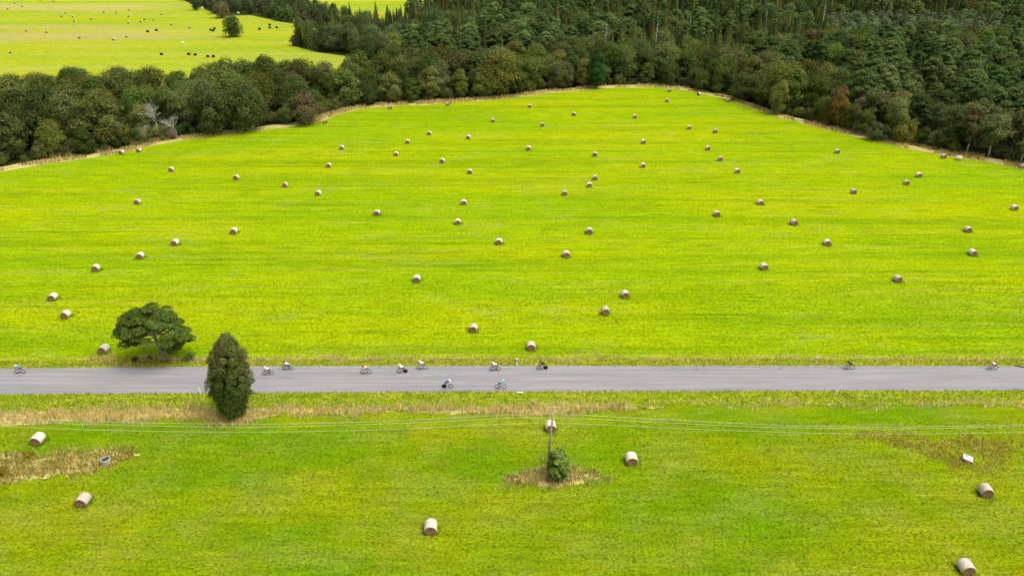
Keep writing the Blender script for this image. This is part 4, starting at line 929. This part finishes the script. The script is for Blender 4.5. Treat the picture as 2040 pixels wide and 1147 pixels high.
# tilted slab
b = at(1926, 918); r = empty('concrete_slab', (b.x, b.y, 0)); tag(r, 'tilted white square slab with dark holes lying in the right weed patch', 'slab')
rot = Euler((R(6), R(12), R(-28))).to_matrix(); m = MB(); m.box((0, 0, .50), (1.15, .95, .12), rot); me = m.mesh('slab_top', plain('white_concrete', (.58, .57, .55), .9, .1)); link('slab', me, r)
m = MB()
for dx, dy, sx, sy in [(-.18, .22, .34, .10), (.12, -.18, .26, .06), (.30, .05, .07, .07)]: m.box(rot @ Vector((dx, dy, .063)) + Vector((0, 0, .50)), (sx, sy, .006), rot)
link('hole', m.mesh('slab_hole', BLK), r)
m = MB(); m.tube([(0, -.1, -.02), (0, -.1, .42)], [.42, .42], 20); link('well_base', m.mesh('well_base', CONC), r)
# utility pole
b = at(1090.5, 934); hU = height_to(b, 826); top = on_plane(1101, 824, b.y); tiltx = top.x - b.x
r = empty('utility_pole', (b.x, b.y, 0)); tag(r, 'thin grey wooden utility pole carrying three wires, leaning slightly right', 'utility pole')
PW = bark_mat('weathered_pole', (.27, .24, .21), (.42, .38, .34), 5); m = MB(); m.tube([(0, 0, 0), (tiltx * .5, 0, hU * .5), (tiltx, 0, hU)], [.15, .13, .10], 12); link('pole', m.mesh('pole', PW, True), r)
INS = plain('white_porcelain', (.85, .85, .83), .25, .5); WIRE = plain('pale_aluminium_wire', (.80, .78, .60), .6, .2); STEEL = plain('dark_steel', (.12, .12, .13), .5, .5)
att = []
for (fz, sx, sy) in [(1.0, 0.0, 0.0), (.925, .18, -.05), (.83, .22, .0)]:
    z = hU * fz; q = MB(); q.tube([(tiltx * fz, 0, z), (tiltx * fz + sx, sy, z), (tiltx * fz + sx, sy, z + .14)], .018, 6); bk = link('insulator_bracket', q.mesh('bracket', STEEL), r)
    q = MB(); q.tube([(tiltx * fz + sx, sy, z + .08), (tiltx * fz + sx, sy, z + .13), (tiltx * fz + sx, sy, z + .2), (tiltx * fz + sx, sy, z + .24)], [.05, .065, .04, .05], 10); link('insulator', q.mesh('insulator', INS), bk)
    att.append(Vector((b.x + tiltx * fz + sx, b.y + sy, z + .2)))
m = MB(); m.tube([(tiltx + .12, -.04, hU * .99), (tiltx * .93 + .12, -.04, hU * .93), (tiltx * .85 + .13, -.04, hU * .84)], .035, 6); link('cable_guard', m.mesh('cable_guard', INS), r)
LW = [[(-260, 820), (0, 831.5), (150, 838), (300, 842), (440, 844), (560, 844), (700, 840.5), (860, 834), (1000, 827)], [(-260, 829), (0, 837.5), (150, 843.5), (300, 848), (440, 849.8), (560, 849.2), (700, 846), (860, 840), (1000, 833)], [(-260, 838), (0, 849), (150, 854.5), (300, 858.5), (440, 860), (560, 859.6), (700, 857), (860, 851.5), (1000, 844.5)]]
RW = [[(1200, 828.5), (1340, 836), (1500, 844), (1640, 848.5), (1780, 849.8), (1900, 848), (2040, 844.5), (2300, 832)], [(1200, 835.5), (1340, 842), (1500, 849.5), (1640, 852.6), (1780, 853.6), (1900, 852), (2040, 847.5), (2300, 836)], [(1200, 845.5), (1340, 852.5), (1500, 858.5), (1640, 862.4), (1780, 864), (1900, 863), (2040, 859.5), (2300, 848)]]
def catmull(P, k=6):
    out = []
    for i in range(len(P) - 1):
        p0, p1, p2, p3 = P[max(i - 1, 0)], P[i], P[i + 1], P[min(i + 2, len(P) - 1)]
        for j in range(k):
            t = j / k; out.append(.5 * ((2 * p1) + (p2 - p0) * t + (2 * p0 - 5 * p1 + 4 * p2 - p3) * t * t + (3 * p1 - p0 - 3 * p2 + p3) * t ** 3))
    return out + [P[-1]]
for k_, nm in enumerate(['uppermost', 'middle', 'lowest']):
    for side, L in (('left', LW[k_]), ('right', RW[k_])):
        P = [on_plane(x, y, att[k_].y) for x, y in L]
        P = P + [att[k_]] if side == 'left' else [att[k_]] + P
        m = MB(); m.tube(catmull(P), .012, 5); o = link('overhead_wire', m.mesh('overhead_wire', WIRE, True)); tag(o, '%s overhead wire running %s from the utility pole' % (nm, side), 'wire', 'wires on the utility pole')
# ---------------------------------------------------------------- cyclists
TYRE = plain('tyre_rubber', (.015, .015, .016), .7, .2); SKIN = plain('skin', (.55, .33, .24), .55, .3); SHOE = plain('white_shoes', (.7, .7, .7), .5, .3); SPK = plain('steel_spokes', (.45, .45, .46), .35, .5); DARKF = plain('black_carbon', (.02, .02, .022), .35, .5)
cols = {}
def paint(c, rough=.4):
    if c not in cols: cols[c] = plain('paint_%d' % len(cols) if False else 'cloth_paint', c, rough, .3)
    return cols[c]
def skin_body(name, verts, edges, rad, mat, root=0, sub=1):
    me = bpy.data.meshes.new(name); me.from_pydata(verts, edges, []); o = bpy.data.objects.new(name, me); C.objects.link(o)
    sk = o.modifiers.new('s', 'SKIN'); sk.use_smooth_shade = True
    for i, v in enumerate(me.skin_vertices[0].data): v.radius = (rad[i][0], rad[i][1]) if hasattr(rad[i], '__len__') else (rad[i], rad[i]); v.use_root = (i == root)
    sb = o.modifiers.new('d', 'SUBSURF'); sb.levels = sub; sb.render_levels = sub
    dg = bpy.context.evaluated_depsgraph_get(); nm = bpy.data.meshes.new_from_object(o.evaluated_get(dg)); nm.name = name
    bpy.data.objects.remove(o); nm.materials.clear(); nm.materials.append(mat); return nm
# rider joints; bike heads +X, bottom bracket at (0,0,.27), wheels at x=-.41 and +.58
aero = True
hip = (-.20, 0, .98); wst = (-.02, 0, 1.12); chest = (.22, 0, 1.22); neck = (.36, 0, 1.26); head = (.47, 0, 1.36)
def arm(s): return [(.27, s * .18, 1.20), (.40, s * .15, .96), (.62, s * .07, 1.00), (.70, s * .06, 1.02)]
def leg(s, ph):
    if ph: return [(-.17, s * .10, .95), (.16, s * .11, .72), (-.02, s * .11, .33), (.02, s * .11, .155), (.14, s * .11, .135)]
    return [(-.17, s * .10, .95), (.24, s * .11, .93), (.06, s * .11, .56), (.10, s * .11, .44), (.22, s * .11, .43)]
bv = [hip, wst, chest, neck, head]; be = [(0, 1), (1, 2), (2, 3), (3, 4)]; br_ = [(.135, .13), (.13, .12), (.15, .12), .06, .09]
for s in (-1, 1):
    k0 = len(bv); A = arm(s); bv += A; be += [(2, k0), (k0, k0 + 1), (k0 + 1, k0 + 2), (k0 + 2, k0 + 3)]; br_ += [.06, .045, .032, .035]
for s, ph in ((-1, 1), (1, 0)):
    k0 = len(bv); A = leg(s, ph); bv += A; be += [(0, k0)] + [(k0 + i, k0 + i + 1) for i in range(4)]; br_ += [.095, .062, .042, .038, .03]
BODY = skin_body('rider_body', bv, be, br_, SKIN)
def jersey_mesh(mat):
    v = [hip, wst, chest, (.32, 0, 1.25)]; e = [(0, 1), (1, 2), (2, 3)]; r_ = [(.15, .14), (.155, .14), (.175, .145), .08]
    for s in (-1, 1): A = arm(s); k0 = len(v); v += [A[0], tuple(Vector(A[0]).lerp(Vector(A[1]), .7))]; e += [(2, k0), (k0, k0 + 1)]; r_ += [.075, .06]
    return skin_body('jersey', v, e, r_, mat)
def shorts_mesh(mat):
    v = [(-.10, 0, 1.03), hip, (-.24, 0, .92)]; e = [(0, 1), (1, 2)]; r_ = [(.15, .13), (.165, .15), (.10, .09)]
    for s, ph in ((-1, 1), (1, 0)): A = leg(s, ph); k0 = len(v); v += [A[0], tuple(Vector(A[0]).lerp(Vector(A[1]), .72))]; e += [(1, k0), (k0, k0 + 1)]; r_ += [.115, .08]
    return skin_body('shorts', v, e, r_, mat, 1)
JM, SM_, base_j, base_s = {}, {}, jersey_mesh(SKIN), shorts_mesh(SKIN)
def recol(me, mat): q = me.copy(); q.materials.clear(); q.materials.append(mat); return q
def helmet_mesh(mat):
    m = MB(); rot = Euler((0, R(20), 0)).to_matrix(); m.ball((.445, 0, 1.40), .145, 0, 14, 9, (1.35, .85, .85), rot); return m.mesh('helmet', mat, True)
def wheel(disc, deep, rimc):
    t = MB(); t.torus((0, 0, 0), .312, .036, 32, 6)
    rm = MB()
    if disc:
        vs = [(0, .02, 0), (0, -.02, 0)]; n = 28
        for j in range(n): a = 2 * math.pi * j / n; vs += [(.31 * math.cos(a), .008, .31 * math.sin(a)), (.31 * math.cos(a), -.008, .31 * math.sin(a))]
        fs = []
        for j in range(n): a, b_ = 2 + 2 * j, 2 + 2 * ((j + 1) % n); fs += [(0, b_, a), (1, a + 1, b_ + 1), (a, b_, b_ + 1, a + 1)]
        rm.add(vs, fs)
    else:
        rm.torus((0, 0, 0), .285, .02, 32, 5)
        for j in range(16): a = 2 * math.pi * j / 16; rm.tube([(0, .02 * (-1) ** j, 0), (.29 * math.cos(a), 0, .29 * math.sin(a))], .004, 3, False, 1)
        rm.tube([(0, -.05, 0), (0, .05, 0)], .03, 8, True, 0)
    return t, rm
def bike(px, py, d, framec, disc, rimc, label):
    b = at(px, py); rz = 0 if d > 0 else math.pi
    r = empty('racing_bicycle', (b.x, b.y, .012), rz + rb.uniform(-.04, .04)); tag(r, label, 'bicycle', 'racing bicycles on the road')
    fm = paint(framec); m = MB()
    m.tube([(0, 0, .27), (-.16, 0, .82)], [.024, .02], 7); m.tube([(0, 0, .27), (.50, 0, .70)], [.030, .03], 7); m.tube([(-.13, 0, .74), (.47, 0, .80)], [.022, .022], 7); m.tube([(.47, 0, .84), (.51, 0, .66)], [.026, .026], 7)
    for s in (-1, 1): m.tube([(0, 0, .27), (-.41, s * .06, .345)], .013, 5); m.tube([(-.13, 0, .70), (-.41, s * .06, .345)], .012, 5)
    link('frame', m.mesh('frame', fm), r)
    q = MB(); q.tube([(.51, 0, .68), (.54, .05, .52), (.58, .055, .345)], .016, 5); q.tube([(.51, 0, .68), (.54, -.05, .52), (.58, -.055, .345)], .016, 5); link('fork', q.mesh('fork', fm), r)
    q = MB(); q.box((-.20, 0, .875), (.26, .10, .035)); q.box((-.30, 0, .88), (.08, .14, .04)); q.tube([(-.155, 0, .80), (-.175, 0, .87)], .015, 6); link('saddle', q.mesh('saddle', DARKF), r)
    q = MB(); q.tube([(.48, -.2, .88), (.50, 0, .87), (.48, .2, .88)], .014, 6)
    for s in (-1, 1): q.tube([(.49, s * .06, .90), (.66, s * .055, .94), (.76, s * .055, .99)], .013, 5); q.tube([(.48, s * .2, .88), (.58, s * .2, .88)], .014, 5)
    q.tube([(.47, 0, .84), (.50, 0, .88)], .02, 6); link('handlebar', q.mesh('handlebar', DARKF), r)
    q = MB(); q.torus((0, -.045, .27), .095, .008, 20, 4); q.tube([(0, -.06, .27), (.02, -.08, .11)], .012, 5); q.tube([(0, .06, .27), (.02, .08, .41)], .012, 5); q.box((.05, -.11, .11), (.09, .07, .015)); q.box((.08, .11, .41), (.09, .07, .015)); link('crankset', q.mesh('crankset', DARKF), r)
    for x_, dk in ((-.41, disc), (.58, False)):
        t, rm = wheel(dk, True, rimc); wo = empty('wheel', (x_, 0, .347)); wo.parent = r
        link('tyre', t.mesh('tyre', TYRE, True), wo); link('rim', rm.mesh('rim', [paint((.02, .02, .022)) if dk else paint(rimc), SPK]), wo)
    return r, rz, b
def rider(b, rz, jc, sc_, hc, armc, label, upright=False, sockc=None, shoes=None, longs=False):
    r = empty('person', (b.x, b.y, .012), rz); tag(r, label, 'person', 'racing cyclists on the road')
    link('body', BODY if armc is None else recol(BODY, paint(armc)), r)
    link('jersey', recol(base_j, paint(jc, .6)), r); link('shorts', recol(base_s, paint(sc_, .6)), r); link('helmet', helmet_mesh(paint(hc, .3)), r)
    for s in (-1, 1):
        hd = MB(); A = arm(s); p = Vector(A[3])
        for f in range(4): hd.tube([p + Vector((0, (f - 1.5) * .018, 0)), p + Vector((.05, (f - 1.5) * .018, .015)), p + Vector((.07 - .004 * abs(f - 1), (f - 1.5) * .016, -.02))], .0098, 5)
        hd.tube([p + Vector((-.02, -s * .03, 0)), p + Vector((.03, -s * .045, .01))], .01, 5)
        hd.ball(p, .036, 0, 8, 5, (1.2, 1, .6)); link('hand', hd.mesh('hand', SKIN), r)
    for s, ph in ((-1, 1), (1, 0)):
        sh = MB(); A = leg(s, ph); a = Vector(A[3]); t = Vector(A[4]); rot = Euler((0, -math.atan2(t.z - a.z, t.x - a.x), 0)).to_matrix(); sh.ball(a.lerp(t, .55), .13, 0, 10, 6, (1.05, .36, .42), rot)
        link('shoe', sh.mesh('shoe', SHOE if shoes is None else paint(shoes), True), r)
    g_ = MB(); g_.box((.585, 0, 1.365), (.05, .15, .06)); link('visor', g_.mesh('visor', DARKF), r)
    if sockc:
        for s, ph in ((-1, 1), (1, 0)):
            sk = MB(); A = leg(s, ph); sk.tube([Vector(A[2]).lerp(Vector(A[3]), .2), A[3]], [.052, .05], 8); link('sock', sk.mesh('sock', paint(sockc)), r)
WH = (.85, .85, .86); BK = (.015, .015, .018)
RIDERS = [  # px, py of the wheels' contact, direction, frame, disc, rim, jersey, shorts, helmet, limbs, sock, text
    (41, 743.5, -1, (.80, .62, .68), False, (.06, .06, .06), (.10, .25, .60), (.03, .06, .22), WH, None, WH, 'blue jersey and white helmet riding left at the left edge', 'pale pink bicycle with dark wheels at the left edge of the road'),
    (534.5, 746.5, -1, BK, False, (.10, .10, .10), (.85, .70, .82), (.10, .03, .17), WH, None, None, 'pale pink jersey and purple shorts riding left, right of the columnar tree', 'black bicycle with thin wheels just right of the columnar tree'),
    (573.5, 736.5, -1, BK, False, (.03, .03, .03), (.72, .80, .90), (.04, .12, .45), (.05, .04, .04), None, WH, 'light top, blue shorts, dark helmet at the upper road edge', 'black bicycle with heavy dark wheels at the upper road edge behind the pink rider'),
    (729.5, 744.3, -1, (.7, .68, .66), False, (.04, .04, .04), (.80, .52, .36), (.08, .05, .16), (.16, .05, .04), (.66, .42, .32), None, 'peach orange top and dark red helmet riding left alone', 'grey bicycle with a deep black rear rim under the orange rider'),
    (801.5, 742.5, -1, (.16, .02, .10), True, (.10, .10, .10), (.86, .86, .88), BK, WH, None, WH, 'white top and black shorts on a bicycle with a disc wheel', 'dark maroon bicycle with a solid black rear disc under a white jersey'),
    (841.5, 735.3, -1, WH, False, (.12, .13, .18), (.85, .86, .90), (.05, .06, .14), WH, None, WH, 'white helmet and top with navy shorts beside the upper grass edge', 'white bicycle with navy wheels beside the upper grass edge'),
    (986.5, 738.0, -1, (.22, .03, .08), False, (.07, .02, .04), (.86, .88, .84), (.04, .02, .05), WH, None, None, 'white top on a dark red bicycle, left of the banded post', 'dark red bicycle left of the banded white post'),
    (1080.5, 735.7, -1, BK, True, (.05, .05, .05), (.02, .02, .025), BK, (.05, .04, .05), None, WH, 'all black kit riding left just right of the central white post', 'black bicycle with a solid rear disc right of the central white post'),
    (1691, 735.5, -1, WH, False, (.04, .04, .04), (.05, .05, .06), BK, BK, (.25, .13, .12), None, 'black kit with a pale back patch near the right marker posts', 'white bicycle with black wheels near the right marker posts'),
    (1976, 736.3, -1, WH, False, (.03, .03, .03), (.80, .82, .88), (.02, .02, .16), (.62, .48, .34), (.60, .34, .22), None, 'white and navy kit riding left near the right edge of the photo', 'white bicycle with black wheels near the right edge of the photo'),
    (891.5, 772.8, 1, BK, True, (.03, .03, .03), (.09, .12, .42), BK, WH, WH, WH, 'navy jersey and white sleeves riding right on the lower side of the road', 'black bicycle with a solid rear disc heading right on the lower lane'),
    (997.5, 773.8, 1, WH, False, (.30, .32, .32), (.10, .52, .58), (.02, .05, .12), (.35, .75, .80), None, None, 'teal jersey and pale blue helmet riding right on the lower side', 'white bicycle heading right under the teal rider')]
for (px, py, d, fc, disc, rimc, jc, sc_, hc, armc, sock, lab, blab) in RIDERS:
    r, rz, b = bike(px - d * 1.1, py, d, fc, disc, rimc, blab)
    rider(b, r.rotation_euler.z, jc, sc_, hc, armc, 'cyclist in ' + lab, sockc=sock)
print('OBJECTS', len(C.objects))
